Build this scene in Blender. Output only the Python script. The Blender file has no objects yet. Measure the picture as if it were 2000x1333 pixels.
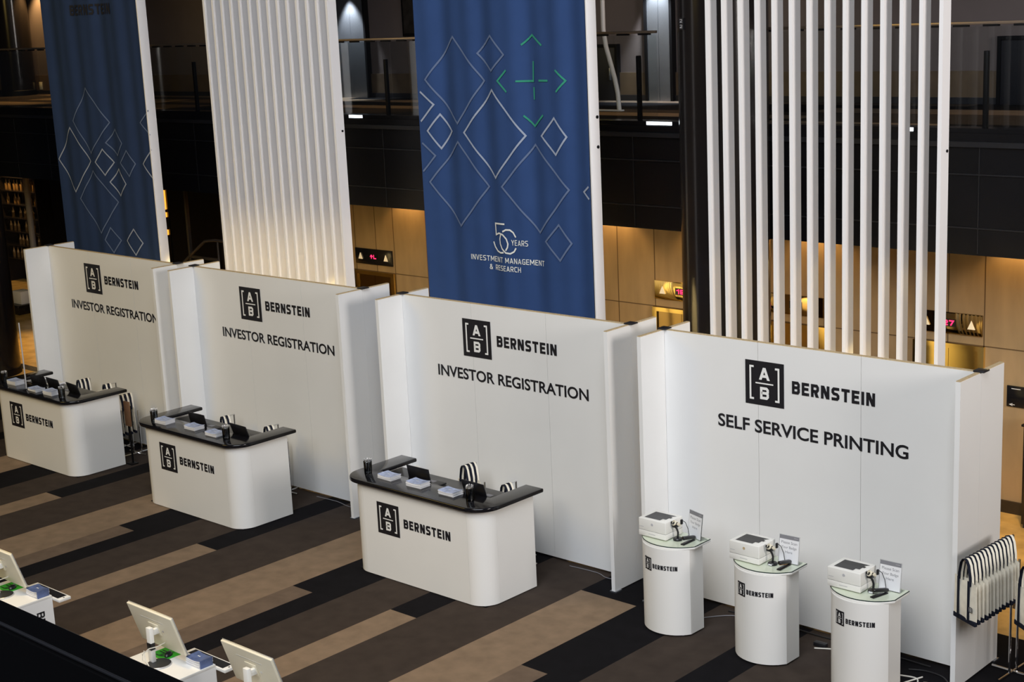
import bpy, bmesh, math, random
from mathutils import Vector, Matrix
random.seed(7)
SC = bpy.context.scene
COL = SC.collection
PI = math.pi

# ------------------------------------------------------------------ camera
YAW, PITCH, ROLL, FPX, CAMH = -0.7523, 0.2185, -0.0463, 2966.33, 6.5986
cy, sy, cp, sp = math.cos(YAW), math.sin(YAW), math.cos(PITCH), math.sin(PITCH)
fw = Vector((sy*cp, cy*cp, -sp)); rt = Vector((cy, -sy, 0)); up = rt.cross(fw)
cr, sr = math.cos(ROLL), math.sin(ROLL)
rt2 = cr*rt + sr*up; up2 = -sr*rt + cr*up
cam_d = bpy.data.cameras.new('camera'); cam = bpy.data.objects.new('camera', cam_d); COL.objects.link(cam)
M = Matrix((rt2, up2, -fw)).transposed().to_4x4(); M.translation = Vector((0, 0, CAMH))
cam.matrix_world = M
cam_d.sensor_width = 36; cam_d.lens = FPX/2000*36; cam_d.clip_end = 300; cam_d.clip_start = 0.05
SC.camera = cam
# ------------------------------------------------------------------ world, exposure
W = bpy.data.worlds.new('world'); SC.world = W; W.use_nodes = True
W.node_tree.nodes['Background'].inputs[0].default_value = (0.55, 0.62, 0.8, 1)
W.node_tree.nodes['Background'].inputs[1].default_value = 0.01
SC.view_settings.view_transform = 'Standard'; SC.view_settings.look = 'None'
SC.view_settings.gamma = 1; SC.view_settings.exposure = 0.0
SC.view_settings.use_curve_mapping = False

def area(name, loc, target, size, power, color, size_y=None, spread=180):
    d = bpy.data.lights.new(name, 'AREA'); d.energy = power; d.color = color
    d.shape = 'RECTANGLE' if size_y else 'SQUARE'; d.size = size
    if size_y: d.size_y = size_y
    d.spread = math.radians(spread)
    o = bpy.data.objects.new(name, d); COL.objects.link(o); o.location = loc
    o.rotation_euler = (Vector(target)-Vector(loc)).to_track_quat('-Z', 'Y').to_euler()
    return o
def spot(name, loc, target, power, color, ang=80, blend=0.8, r=0.05):
    d = bpy.data.lights.new(name, 'SPOT'); d.energy = power; d.color = color
    d.spot_size = math.radians(ang); d.spot_blend = blend; d.shadow_soft_size = r
    o = bpy.data.objects.new(name, d); COL.objects.link(o); o.location = loc
    o.rotation_euler = (Vector(target)-Vector(loc)).to_track_quat('-Z', 'Y').to_euler()
    return o
# the atrium's overhead daylight on the right, warm hall lighting on the left
area('atrium_light', (-4.5, 0, 14), (-11.3, 12.5, 0.6), 12, 1420, (0.90, 0.94, 1.0), spread=115)
area('hall_light', (-23, 1, 10), (-20, 12.5, 1.0), 6, 560, (1.0, 0.70, 0.20))
area('side_light', (9, 9, 7.5), (-9, 14, 6.0), 4, 260, (1.0, 0.93, 0.88), spread=60)  # added fill with no fixture behind it, lifts the slats' right faces
WARM = (1.0, 0.60, 0.22)
spot('pod_lamp', (-12, 5.5, 9.5), (-11.6, 7.2, 0), 900, (1.0, 0.66, 0.22), 62, 0.9, 0.3)
spot('lobby_floor_beam', (-28.3, 16.6, 3.5), (-28.3, 16.0, 0), 620, WARM, 75, 0.7)
spot('lobby_floor_beam', (-7.3, 16.6, 3.5), (-7.2, 16.2, 0), 330, WARM, 75, 0.7)
LOBBY_X = (-29.0, -22.3, -18.72, -16.4, -14.22, -12.5, -10.74, -7.9, -5.2)
for x in LOBBY_X:
    spot('downlight_beam', (x, 17.38, 3.70), (x, 17.42, 0), 34, WARM, 110, 0.5, 0.04)
for x in (-20.7, -16.6, -12.2, -8.05):
    spot('lobby_fill_beam', (x, 15.95, 3.48), (x, 13.0, 1.1), 1000, (1.0, 0.72, 0.28), 42, 0.6)  # added unseen beams, brighten the booth backs that the elevator metal reflects
for x, pw in ((-19.4, 60), (-18.6, 60), (-17.8, 60), (-17.0, 60), (-16.2, 60), (-10.2, 22), (-9.2, 22), (-8.2, 22), (-7.2, 22)):
    spot('screen_glow_spot', (x, 15.9, 3.3), (x-.1, 14.2, 2.6), pw, (1.0, 0.72, 0.29), 95, 0.9)  # unseen spots added for the warm glow low on the slat screens
for x in (-14.92, -22.2):
    spot('landing_spot', (x, 19.45, 6.95), (x, 19.66, 5.8), 330, (0.85, 0.93, 1.0), 70, 0.6)
for x, pw in ((-31, 330), (-25, 120), (-19.5, 110), (-13.8, 110), (-8.4, 90)):
    spot('landing_floor_spot', (x, 18.0, 8.5), (x, 17.8, 4.97), pw, WARM, 60, 0.8)
spot('landing_warm_spot', (-33.4, 19.4, 7.6), (-33.4, 19.75, 5.5), 220, WARM, 90, 0.7)

# ------------------------------------------------------------------ materials
def mat(name, col, rough=0.5, metal=0.0, spec=0.5, noise=None, emit=None, es=1.0, bump=None, coat=0.0):
    m = bpy.data.materials.new(name); m.use_nodes = True
    nt = m.node_tree; b = nt.nodes['Principled BSDF']
    b.inputs['Base Color'].default_value = (*col, 1); b.inputs['Roughness'].default_value = rough
    b.inputs['Metallic'].default_value = metal; b.inputs['Specular IOR Level'].default_value = spec
    b.inputs['Coat Weight'].default_value = coat
    if noise or bump:
        tc = nt.nodes.new('ShaderNodeTexCoord')
    if noise:
        sc, amt, detail = noise[:3]
        n = nt.nodes.new('ShaderNodeTexNoise'); n.inputs['Scale'].default_value = sc; n.inputs['Detail'].default_value = detail
        mp = nt.nodes.new('ShaderNodeMapping'); mp.inputs['Scale'].default_value = noise[3] if len(noise) > 3 else (1, 1, 1)
        nt.links.new(tc.outputs['Object'], mp.inputs[0]); nt.links.new(mp.outputs[0], n.inputs['Vector'])
        r = nt.nodes.new('ShaderNodeValToRGB')
        r.color_ramp.elements[0].position = 0.3; r.color_ramp.elements[1].position = 0.7
        r.color_ramp.elements[0].color = (*[c*(1-amt) for c in col], 1)
        r.color_ramp.elements[1].color = (*[min(1, c*(1+amt)) for c in col], 1)
        nt.links.new(n.outputs[0], r.inputs[0]); nt.links.new(r.outputs[0], b.inputs['Base Color'])
    if bump:
        n2 = nt.nodes.new('ShaderNodeTexNoise'); n2.inputs['Scale'].default_value = bump[0]
        nt.links.new(tc.outputs['Object'], n2.inputs['Vector'])
        bp = nt.nodes.new('ShaderNodeBump'); bp.inputs['Strength'].default_value = bump[1]; bp.inputs['Distance'].default_value = 0.01
        nt.links.new(n2.outputs[0], bp.inputs['Height']); nt.links.new(bp.outputs[0], b.inputs['Normal'])
    if emit:
        b.inputs['Emission Color'].default_value = (*emit, 1); b.inputs['Emission Strength'].default_value = es
    return m
def glass_mat(name, tint, refl=0.5):
    m = bpy.data.materials.new(name); m.use_nodes = True; nt = m.node_tree
    for n in list(nt.nodes): nt.nodes.remove(n)
    out = nt.nodes.new('ShaderNodeOutputMaterial'); mix = nt.nodes.new('ShaderNodeMixShader')
    tr = nt.nodes.new('ShaderNodeBsdfTransparent'); tr.inputs[0].default_value = (*tint, 1)
    gl = nt.nodes.new('ShaderNodeBsdfGlossy'); gl.inputs['Roughness'].default_value = 0.02
    fr = nt.nodes.new('ShaderNodeFresnel'); fr.inputs[0].default_value = 1.45
    mu = nt.nodes.new('ShaderNodeMath'); mu.operation = 'MULTIPLY'; mu.inputs[1].default_value = refl
    nt.links.new(fr.outputs[0], mu.inputs[0]); nt.links.new(mu.outputs[0], mix.inputs[0])
    nt.links.new(tr.outputs[0], mix.inputs[1]); nt.links.new(gl.outputs[0], mix.inputs[2]); nt.links.new(mix.outputs[0], out.inputs[0])
    return m
MT = {
 'panel': mat('white_laminate', (0.78, 0.78, 0.77), 0.42, noise=(1.3, 0.015, 2)),
 'edge': mat('raw_board_edge', (0.50, 0.38, 0.22), 0.7, noise=(40, 0.15, 2)),
 'counter': mat('counter_white', (0.80, 0.79, 0.76), 0.35, noise=(1.5, 0.015, 2)),
 'ledge': mat('ledge_black', (0.0022, 0.0022, 0.0025), 0.14, spec=0.14),
 'granite': mat('black_gloss_top', (0.006, 0.006, 0.008), 0.14, spec=0.45, noise=(300, 0.5, 2)),
 'deskblack': mat('inner_desk_black', (0.018, 0.018, 0.02), 0.3),
 'vinyl': mat('black_vinyl', (0.008, 0.008, 0.012), 0.5),
 'vinylwhite': mat('white_vinyl', (0.82, 0.82, 0.80), 0.45),
 'slat': mat('slat_white', (0.80, 0.79, 0.80), 0.45, noise=(0.8, 0.02, 2)),
 'tan': mat('carpet_tan', (0.235, 0.168, 0.113), 0.95, spec=0.1, noise=(5, 0.13, 5), bump=(350, 0.5)),
 'tan2': mat('carpet_taupe', (0.150, 0.108, 0.078), 0.95, spec=0.1, noise=(5, 0.13, 5), bump=(350, 0.5)),
 'brown': mat('carpet_brown', (0.050, 0.038, 0.031), 0.95, spec=0.1, noise=(5, 0.14, 5), bump=(350, 0.5)),
 'black': mat('carpet_black', (0.0065, 0.006, 0.0075), 0.95, spec=0.1, noise=(5, 0.2, 5), bump=(350, 0.5)),
 'marble': mat('gold_marble', (0.50, 0.34, 0.12), 0.22, noise=(2.2, 0.35, 8)),
 'marbledark': mat('dark_marble', (0.03, 0.022, 0.016), 0.25, noise=(3, 0.3, 5)),
 'wood': mat('tan_veneer', (0.40, 0.28, 0.15), 0.45, noise=(6, 0.10, 6, (1, 1, 0.25))),
 'seam': mat('seam_dark', (0.12, 0.07, 0.03), 0.6),
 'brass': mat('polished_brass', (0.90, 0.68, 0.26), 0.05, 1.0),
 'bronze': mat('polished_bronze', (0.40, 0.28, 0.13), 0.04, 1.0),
 'steel': mat('brushed_steel', (0.34, 0.36, 0.40), 0.26, 0.85, noise=(3, 0.1, 4)),
 'chrome': mat('chrome', (0.75, 0.75, 0.76), 0.12, 1.0),
 'fascia': mat('black_glass_panel', (0.0045, 0.0045, 0.0055), 0.25, spec=0.3, noise=(0.7, 0.3, 3)),
 'fasciaseam': mat('fascia_trim', (0.010, 0.0105, 0.013), 0.35),
 'column': mat('dark_lacquer', (0.012, 0.010, 0.010), 0.16),
 'upwall': mat('upper_wall', (0.115, 0.092, 0.088), 0.6, noise=(2, 0.06, 3)),
 'wains': mat('upper_base_wood', (0.10, 0.068, 0.042), 0.5, noise=(5, 0.15, 4)),
 'dark': mat('dark_recess', (0.012, 0.012, 0.016), 0.5),
 'rail': mat('rail_bronze', (0.32, 0.25, 0.19), 0.35, 0.8),
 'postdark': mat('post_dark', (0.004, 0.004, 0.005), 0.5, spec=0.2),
 'glass': glass_mat('clear_glass', (0.93, 0.95, 0.95), 0.35),
 'cup': glass_mat('tumbler_glass', (0.80, 0.83, 0.86), 1.0),
 'acrylic': glass_mat('acrylic', (0.93, 0.95, 0.95), 0.8),
 'kglass': mat('frosted_glass_top', (0.64, 0.70, 0.56), 0.12, coat=0.3),
 'kedge': mat('glass_edge_dark', (0.012, 0.03, 0.028), 0.15),
 'fabric': mat('banner_blue', (0.028, 0.063, 0.178), 0.85, spec=0.15, noise=(3, 0.05, 4), bump=(500, 0.3)),
 'fabricdark': mat('banner_navy', (0.023, 0.043, 0.108), 0.85, spec=0.15, noise=(3, 0.05, 4), bump=(500, 0.3)),
 'pale': mat('print_pale', (0.30, 0.35, 0.46), 0.8),
 'faint': mat('print_faint', (0.105, 0.150, 0.27), 0.8),
 'green': mat('print_green', (0.02, 0.25, 0.16), 0.8),
 'white': mat('print_white', (0.72, 0.74, 0.72), 0.8),
 'printblack': mat('print_black', (0.006, 0.008, 0.016), 0.8),
 'paper': mat('paper_white', (0.78, 0.78, 0.80), 0.7),
 'cover': mat('brochure_cover', (0.36, 0.42, 0.60), 0.4, noise=(18, 0.35, 3)),
 'coverdark': mat('brochure_cover_blue', (0.10, 0.14, 0.28), 0.35, noise=(14, 0.3, 3)),
 'lap': mat('laptop_black', (0.006, 0.006, 0.008), 0.42),
 'plasticblack': mat('plastic_black', (0.010, 0.010, 0.012), 0.35),
 'plasticwhite': mat('plastic_white', (0.80, 0.79, 0.75), 0.38),
 'plasticcream': mat('plastic_cream', (0.80, 0.74, 0.58), 0.38),
 'tray': mat('tray_grey', (0.018, 0.019, 0.022), 0.35),
 'railgrey': mat('rail_grey', (0.06, 0.055, 0.055), 0.5),
 'grey': mat('mid_grey', (0.22, 0.22, 0.24), 0.5),
 'lightgrey': mat('light_grey', (0.48, 0.48, 0.50), 0.5),
 'silver': mat('silver_edge', (0.62, 0.64, 0.68), 0.3, 0.7),
 'canvas': mat('canvas', (0.80, 0.75, 0.63), 0.9, spec=0.1, noise=(9, 0.10, 4), bump=(220, 0.4)),
 'navy': mat('strap_navy', (0.010, 0.012, 0.022), 0.85, spec=0.15),
 'mousemat': mat('mat_green', (0.03, 0.36, 0.02), 0.7),
 'cable': mat('cable_white', (0.66, 0.64, 0.58), 0.45),
 'cardboard': mat('brown_board', (0.18, 0.085, 0.035), 0.7, noise=(8, 0.15, 3)),
 'redled': mat('led_red', (0.3, 0.0, 0.02), 0.5, emit=(1.0, 0.02, 0.10), es=3.0),
 'arrowlamp': mat('arrow_lamp', (0.85, 0.75, 0.55), 0.4, emit=(1.0, 0.78, 0.48), es=0.35),
 'lampglow': mat('lamp_glow', (1, 0.9, 0.7), 0.5, emit=(1.0, 0.72, 0.36), es=6.0),
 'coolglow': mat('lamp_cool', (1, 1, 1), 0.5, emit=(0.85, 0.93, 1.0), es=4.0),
 'amber': mat('amber_light', (0.9, 0.4, 0.05), 0.5, emit=(1.0, 0.38, 0.04), es=1.6),
 'bottle': mat('bottle_glass', (0.20, 0.12, 0.05), 0.08, 0.3),
 'pen': mat('pen_black', (0.010, 0.010, 0.012), 0.25),
 'pensilver': mat('pen_silver', (0.7, 0.7, 0.72), 0.2, 0.9),
 'orange': mat('stapler_orange', (0.6, 0.25, 0.02), 0.4),
 'picture': mat('picture_dark', (0.02, 0.017, 0.016), 0.4, noise=(6, 0.6, 5)),
 'plaque': mat('plaque_black', (0.010, 0.010, 0.012), 0.15),
 'offwhite': mat('off_white', (0.66, 0.64, 0.58), 0.5),
}

# ------------------------------------------------------------------ mesh helpers
class MB:
    def __init__(self): self.v = []; self.f = []; self.mi = []; self.cur = 0
    def add(self, vs, fs):
        o = len(self.v); self.v += [tuple(p) for p in vs]
        for f in fs: self.f.append(tuple(i+o for i in f)); self.mi.append(self.cur)
    def from_bm(self, bm):
        bm.verts.index_update()
        self.add([v.co[:] for v in bm.verts], [[v.index for v in f.verts] for f in bm.faces]); bm.free()
    def box(self, x0, x1, y0, y1, z0, z1, bev=0, seg=2, M=None):
        bm = bmesh.new()
        bmesh.ops.create_cube(bm, size=1)
        for v in bm.verts:
            v.co = Vector((x0+(v.co.x+.5)*(x1-x0), y0+(v.co.y+.5)*(y1-y0), z0+(v.co.z+.5)*(z1-z0)))
        if bev: bmesh.ops.bevel(bm, geom=bm.edges[:], offset=bev, segments=seg, profile=0.5, affect='EDGES')
        if M: bmesh.ops.transform(bm, matrix=M, verts=bm.verts)
        self.from_bm(bm); return self
    def prism(self, poly, z0, z1, bev=0, seg=2, M=None, only_flat=True):
        bm = bmesh.new()
        vs = [bm.verts.new((x, y, z0)) for x, y in poly]
        f = bm.faces.new(vs); f.normal_update()
        if f.normal.z > 0: f.normal_flip()
        r = bmesh.ops.extrude_face_region(bm, geom=[f])
        bmesh.ops.translate(bm, vec=(0, 0, z1-z0), verts=[e for e in r['geom'] if isinstance(e, bmesh.types.BMVert)])
        bmesh.ops.recalc_face_normals(bm, faces=bm.faces)
        if bev:
            es = [e for e in bm.edges if abs(e.verts[0].co.z-e.verts[1].co.z) < 1e-6]
            bmesh.ops.bevel(bm, geom=es, offset=bev, segments=seg, profile=0.5, affect='EDGES')
        if M: bmesh.ops.transform(bm, matrix=M, verts=bm.verts)
        self.from_bm(bm); return self
    def lathe(self, prof, cx=0, cy=0, n=24, M=None):
        vs = []; fs = []
        for r, z in prof:
            for i in range(n):
                a = 2*PI*i/n; p = Vector((cx+r*math.cos(a), cy+r*math.sin(a), z))
                vs.append(M @ p if M else p)
        for k in range(len(prof)-1):
            for i in range(n):
                j = (i+1) % n; fs.append((k*n+i, k*n+j, (k+1)*n+j, (k+1)*n+i))
        if prof[0][0] > 1e-6: fs.append(tuple(reversed(range(n))))
        if prof[-1][0] > 1e-6: fs.append(tuple((len(prof)-1)*n+i for i in range(n)))
        self.add(vs, fs); return self
    def cyl(self, cx, cy, z0, z1, r, n=20, M=None): return self.lathe([(r, z0), (r, z1)], cx, cy, n, M)
    def tube(self, pts, r, n=8):
        pts = [Vector(p) for p in pts]; rings = []; vs = []; fs = []
        ref = Vector((0, 0, 1))
        for i, p in enumerate(pts):
            t = (pts[min(i+1, len(pts)-1)]-pts[max(i-1, 0)]).normalized()
            if abs(t.dot(ref)) > 0.95: a = t.cross(Vector((1, 0, 0))).normalized()
            else: a = t.cross(ref).normalized()
            b = t.cross(a).normalized()
            rr = r[i] if isinstance(r, (list, tuple)) else r
            for k in range(n):
                an = 2*PI*k/n; vs.append(p+a*math.cos(an)*rr+b*math.sin(an)*rr)
        for i in range(len(pts)-1):
            for k in range(n):
                j = (k+1) % n; fs.append((i*n+k, i*n+j, (i+1)*n+j, (i+1)*n+k))
        fs.append(tuple(range(n))); fs.append(tuple((len(pts)-1)*n+k for k in reversed(range(n))))
        self.add(vs, fs); return self
    def quad(self, a, b, c, d): self.add([a, b, c, d], [(0, 1, 2, 3)]); return self
    def build(self, name, m, parent=None, smooth=35, loc=None):
        me = bpy.data.meshes.new(name); me.from_pydata(self.v, [], self.f)
        ms = m if isinstance(m, (list, tuple)) else [m]
        for k in ms: me.materials.append(MT[k])
        if len(ms) > 1: me.polygons.foreach_set('material_index', self.mi)
        bm = bmesh.new(); bm.from_mesh(me)
        bmesh.ops.recalc_face_normals(bm, faces=bm.faces); bm.to_mesh(me); bm.free()
        if smooth:
            me.polygons.foreach_set('use_smooth', [True]*len(me.polygons))
            me.set_sharp_from_angle(angle=math.radians(smooth))
        me.update()
        o = bpy.data.objects.new(name, me); COL.objects.link(o)
        if parent: o.parent = parent
        if loc: o.location = loc
        return o
def tag(o, label, cat, group=None):
    o['label'] = label; o['category'] = cat
    if group: o['group'] = group
    return o
def struct(o, label=None):
    o['kind'] = 'structure'
    if label: o['label'] = label
    return o
def thing(name, label, cat, loc=(0, 0, 0), rz=0, group=None):
    o = bpy.data.objects.new(name, None); COL.objects.link(o); o.empty_display_size = 0.1
    o.location = loc; o.rotation_euler = (0, 0, rz)
    return tag(o, label, cat, group)
def dup(o, loc=None, rz=None, label=None, group=None, parent=None):
    c = o.copy(); COL.objects.link(c)
    if parent: c.parent = parent
    if loc: c.location = loc
    if rz is not None: c.rotation_euler = (0, 0, rz)
    if label: c['label'] = label
    if group: c['group'] = group
    for ch in o.children: dup(ch, parent=c)
    return c
def arc(cx, cy, r, a0, a1, n):
    return [(cx+r*math.cos(math.radians(a0+(a1-a0)*i/n)), cy+r*math.sin(math.radians(a0+(a1-a0)*i/n))) for i in range(n+1)]

# ---- stroke lettering: polylines in a unit cell, widths per letter
GL = {
 'A': (.70, [[(.22, .25), (.78, .25)]], [(0, 0, .5, 1), (1, 0, .5, 1)]),
 'B': (.60, [[(0, 0), (0, 1), (.82, 1), (1, .86), (1, .64), (.84, .52), (0, .52)], [(.84, .52), (1, .4), (1, .14), (.82, 0), (0, 0)]]),
 'C': (.58, [[(1, 1), (.22, 1), (0, .84), (0, .16), (.22, 0), (1, 0)]]),
 'E': (.52, [[(1, 1), (0, 1), (0, 0), (1, 0)], [(0, .52), (.88, .52)]]),
 'G': (.60, [[(1, 1), (.22, 1), (0, .84), (0, .16), (.22, 0), (1, 0), (1, .48), (.55, .48)]]),
 'H': (.62, [[(0, 0), (0, 1)], [(1, 0), (1, 1)], [(0, .5), (1, .5)]]),
 'I': (.0, [[(0, 0), (0, 1)]]),
 'L': (.5, [[(0, 1), (0, 0), (1, 0)]]),
 'M': (.82, [[(0, 0), (0, 1)], [(1, 0), (1, 1)]], [(0, 1, .5, .25), (1, 1, .5, .25)]),
 'N': (.64, [[(0, 0), (0, 1)], [(1, 0), (1, 1)]], [(0, 1, 1, 0)]),
 'R': (.60, [[(0, 0), (0, 1), (.82, 1), (1, .86), (1, .60), (.82, .45), (0, .45)]], [(.52, .45, 1, 0)]),
 'S': (.58, [[(.96, 1), (.2, 1), (0, .86), (0, .66), (.2, .53), (.8, .47), (1, .34), (1, .14), (.8, 0), (.04, 0)]]),
 'T': (.60, [[(0, 1), (1, 1)], [(.5, 1), (.5, 0)]]),
 'V': (.68, [], [(0, 1, .5, 0), (1, 1, .5, 0)]),
 'Y': (.66, [[(.5, .48), (.5, 0)]], [(0, 1, .5, .42), (1, 1, .5, .42)]),
 '&': (.68, [[(1, 0), (.18, .74), (.18, .9), (.34, 1), (.56, 1), (.68, .88), (.66, .74), (.06, .36), (0, .22), (.06, .08), (.22, 0), (.6, 0), (1, .44)]]),
 '2': (.55, [[(0, .9), (.15, 1), (.85, 1), (1, .85), (1, .6), (0, .15), (0, 0), (1, 0)]]),
 '7': (.55, [[(0, 1), (1, 1), (.35, 0)]]),
 '0': (.55, [[(0, 0), (0, 1), (1, 1), (1, 0), (0, 0)]]),
 '1': (.2, [[(0, .8), (1, 1), (1, 0)]]),
 '8': (.55, [[(0, 0), (0, 1), (1, 1), (1, 0), (0, 0)], [(0, .5), (1, .5)]]),
 '^': (.45, [[(.5, 0), (.5, 1)], [(0, .6), (.5, 1), (1, .6)]]),
}
LIFT = [0]
def lifted(fn, u, v):
    # successive strokes sit a hair above each other so none are coplanar
    LIFT[0] = (LIFT[0]+1) % 13; k = LIFT[0]*0.00009
    def g(a, b):
        p = Vector(fn(a, b)); n = (Vector(fn(a+.002, b))-p).cross(Vector(fn(a, b+.002))-p)
        return tuple(p+n.normalized()*k)
    return g
def ribbon(mb, pts, w, fn, closed=False, sub=0.25):
    """flat stroke along a 2D polyline; fn maps (u,v) to 3D; mitred joins"""
    fn = lifted(fn, 0, 0)
    P = [Vector((p[0], p[1])) for p in pts]
    Q = []
    n = len(P)
    segs = n if closed else n-1
    for i in range(segs):
        a, b = P[i], P[(i+1) % n]; L = (b-a).length; k = max(1, int(L/sub))
        for j in range(k): Q.append(a+(b-a)*(j/k))
    if not closed: Q.append(P[-1])
    m = len(Q); vs = []
    for i in range(m):
        a = Q[(i-1) % m] if (closed or i > 0) else None
        b = Q[(i+1) % m] if (closed or i < m-1) else None
        d1 = (Q[i]-a).normalized() if a is not None else None
        d2 = (b-Q[i]).normalized() if b is not None else None
        if d1 is None: d1 = d2
        if d2 is None: d2 = d1
        n1 = Vector((-d1.y, d1.x)); n2 = Vector((-d2.y, d2.x)); nn = n1+n2
        if nn.length < 1e-4: nn = n1
        nn.normalize(); s = min(2.2, 1/max(0.3, nn.dot(n1)))
        vs.append(fn(*(Q[i]+nn*s*w/2))); vs.append(fn(*(Q[i]-nn*s*w/2)))
    fs = [(2*i, 2*i+1, 2*((i+1) % m)+1, 2*((i+1) % m)) for i in range(m if closed else m-1)]
    mb.add(vs, fs)
def strokes(mb, text, u0, u1, v0, v1, t, fn, gap=0.28, sub=0.25):
    """stroke-font text fitted to the box u0..u1, v0..v1 (t = stroke width)"""
    H = v1-v0; ws = []
    for ch in text: ws.append(0.42*H if ch == ' ' else GL[ch][0]*(H-t)+t)
    tot = sum(ws)+gap*H*0.6*(len(text)-1); s = (u1-u0)/tot; x = u0
    for ch, w in zip(text, ws):
        if ch != ' ':
            ww = w*s
            for pl in GL[ch][1]:
                pts = [(x+t/2+px*max(0, ww-t) if GL[ch][0] else x+ww/2, v0+t/2+py*(H-t)) for px, py in pl]
                if pts[0] == pts[-1]: ribbon(mb, pts[:-1], t, fn, closed=True, sub=sub)
                else: ribbon(mb, pts, t, fn, sub=sub)
                for i, k in ((0, 1), (-1, -2)):   # square stroke ends
                    d = Vector((pts[i][0]-pts[k][0], pts[i][1]-pts[k][1])).normalized()*t/2; e = Vector((-d.y, d.x)); q = Vector(pts[i])
                    c4 = [q+e, q-e, q-e+d, q+e+d]; fl_ = lifted(fn, 0, 0); mb.quad(*[fl_(*p) for p in c4])
            for xa, ya, xb, yb in (GL[ch][2] if len(GL[ch]) > 2 else ()):   # slanted strokes cut level
                dx, dy = (xb-xa)*ww, (yb-ya)*H; th = min(.45*ww, t*1.0*math.hypot(dx, dy)/abs(dy))
                fl_ = lifted(fn, 0, 0); P = []
                for a, b in ((xa, ya), (xb, yb)):
                    l = x+a*(ww-th); P.append((l, l+th, v0+b*H))
                n = max(1, int(math.hypot(dx, dy)/sub))
                for q in range(n):
                    f0, f1 = q/n, (q+1)/n
                    L = lambda f: (P[0][0]+(P[1][0]-P[0][0])*f, P[0][1]+(P[1][1]-P[0][1])*f, P[0][2]+(P[1][2]-P[0][2])*f)
                    a0, a1 = L(f0), L(f1)
                    mb.quad(fl_(a0[0], a0[2]), fl_(a0[1], a0[2]), fl_(a1[1], a1[2]), fl_(a1[0], a1[2]))
        x += w*s+gap*H*0.6*s
def fonttext(body, u0, u1, v0, v1, fn, offset=0.0):
    """built-in font, fitted to the box by its mesh bounds"""
    c = bpy.data.curves.new('lettering', 'FONT'); c.body = body; c.size = 1; c.offset = offset; c.resolution_u = 4
    o = bpy.data.objects.new('lettering', c)
    COL.objects.link(o)
    dg = bpy.context.evaluated_depsgraph_get(); dg.update()
    me = bpy.data.meshes.new_from_object(o.evaluated_get(dg))
    bpy.data.objects.remove(o); bpy.data.curves.remove(c)
    xs = [v.co.x for v in me.vertices]; ys = [v.co.y for v in me.vertices]
    a, b, d, e = min(xs), max(xs), min(ys), max(ys)
    mb = MB()
    mb.add([fn(u0+(v.co.x-a)/(b-a)*(u1-u0), v0+(v.co.y-d)/(e-d)*(v1-v0)) for v in me.vertices], [tuple(p.vertices) for p in me.polygons])
    bpy.data.meshes.remove(me)
    return mb
def emblem(parent, u0, v0, s, fn, fn2, sx=None):
    """black square with white brackets around A over B"""
    sx = sx or s
    k = MB(); n = 6
    for i in range(n):
        a, b = u0+sx*i/n, u0+sx*(i+1)/n
        k.quad(fn(a, v0), fn(b, v0), fn(b, v0+s), fn(a, v0+s))
    e = k.build('emblem_plate', 'vinyl', parent, smooth=0)
    g = MB()
    def U(u, v): return fn2(u0+sx*u, v0+s*v)
    for pl in ([(.225, .865), (.135, .865), (.135, .135), (.225, .135)], [(.775, .865), (.865, .865), (.865, .135), (.775, .135)]):
        ribbon(g, pl, .045, U, sub=.2)
    ribbon(g, [(.27, .5), (.73, .5)], .03, U, sub=.1)
    strokes(g, 'A', .36, .64, .58, .86, .062, U, sub=.1)
    strokes(g, 'B', .385, .615, .14, .42, .062, U, sub=.1)
    g.build('emblem_letters', 'vinylwhite', e, smooth=0)
    return e
# ================================================================== the hall
# carpet: planks along Y, the pattern repeats every 3.65 m in X
def carpet(name, x0, x1, y0, y1, z, thick, shift=0.0, ymod=0.0):
    mb = MB(); PER = 3.65; BASE = -19.38+shift
    cols = [(0, .42), (.42, 1.37), (1.37, 2.17), (2.17, 2.53), (2.53, 2.9), (2.9, 3.65)]
    IDX = {'tan': 0, 'tan2': 1, 'brown': 2, 'black': 3}
    runs = [  # per column: (y start, colour)
        [(-99, 'black'), (4.6, 'tan'), (10.7, 'black'), (16.8, 'tan')],
        [(-99, 'tan2'), (3.2, 'brown')],
        [(-99, 'brown'), (5.0, 'tan'), (12.41, 'black'), (15.5, 'tan')],
        [(-99, 'black'), (5.6, 'tan2'), (10.5, 'black'), (15.0, 'tan')],
        [(-99, 'black'), (16.0, 'brown')],
        [(-99, 'tan'), (4.0, 'brown'), (17.4, 'black')],
    ]
    for n in range(-12, 12):
        for (a, b), rr in zip(cols, runs):
            xa, xb = max(x0, BASE+n*PER+a), min(x1, BASE+n*PER+b)
            if xb-xa < 1e-4: continue
            for i, (ys, cname) in enumerate(rr):
                ya = max(y0, ys+ymod if i else -99); yb = min(y1, (rr[i+1][0]+ymod) if i+1 < len(rr) else 99)
                if yb-ya < 1e-4: continue
                mb.cur = IDX[cname]
                mb.quad((xa, ya, z), (xb, ya, z), (xb, yb, z), (xa, yb, z))
    return mb
fl = carpet('floor', -34, 4, -3, 14.05, 0, 0.2)
# polished marble of the elevator lobby beyond the carpet, with a dark border strip
def mq(mb, i, x0, x1, y0, y1, z=0.0):
    mb.cur = i; mb.quad((x0, y0, z), (x1, y0, z), (x1, y1, z), (x0, y1, z))
mq(fl, 4, -46, 4, 14.05, 14.75); mq(fl, 5, -46, 4, 14.75, 14.98); mq(fl, 4, -46, 4, 14.98, 24)
mq(fl, 5, -46, -34, -3, 14.05)
fo = struct(fl.build('floor', ['tan', 'tan2', 'brown', 'black', 'marble', 'marbledark'], smooth=0), 'striped brown carpet floor with gold marble beyond the booths')

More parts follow.
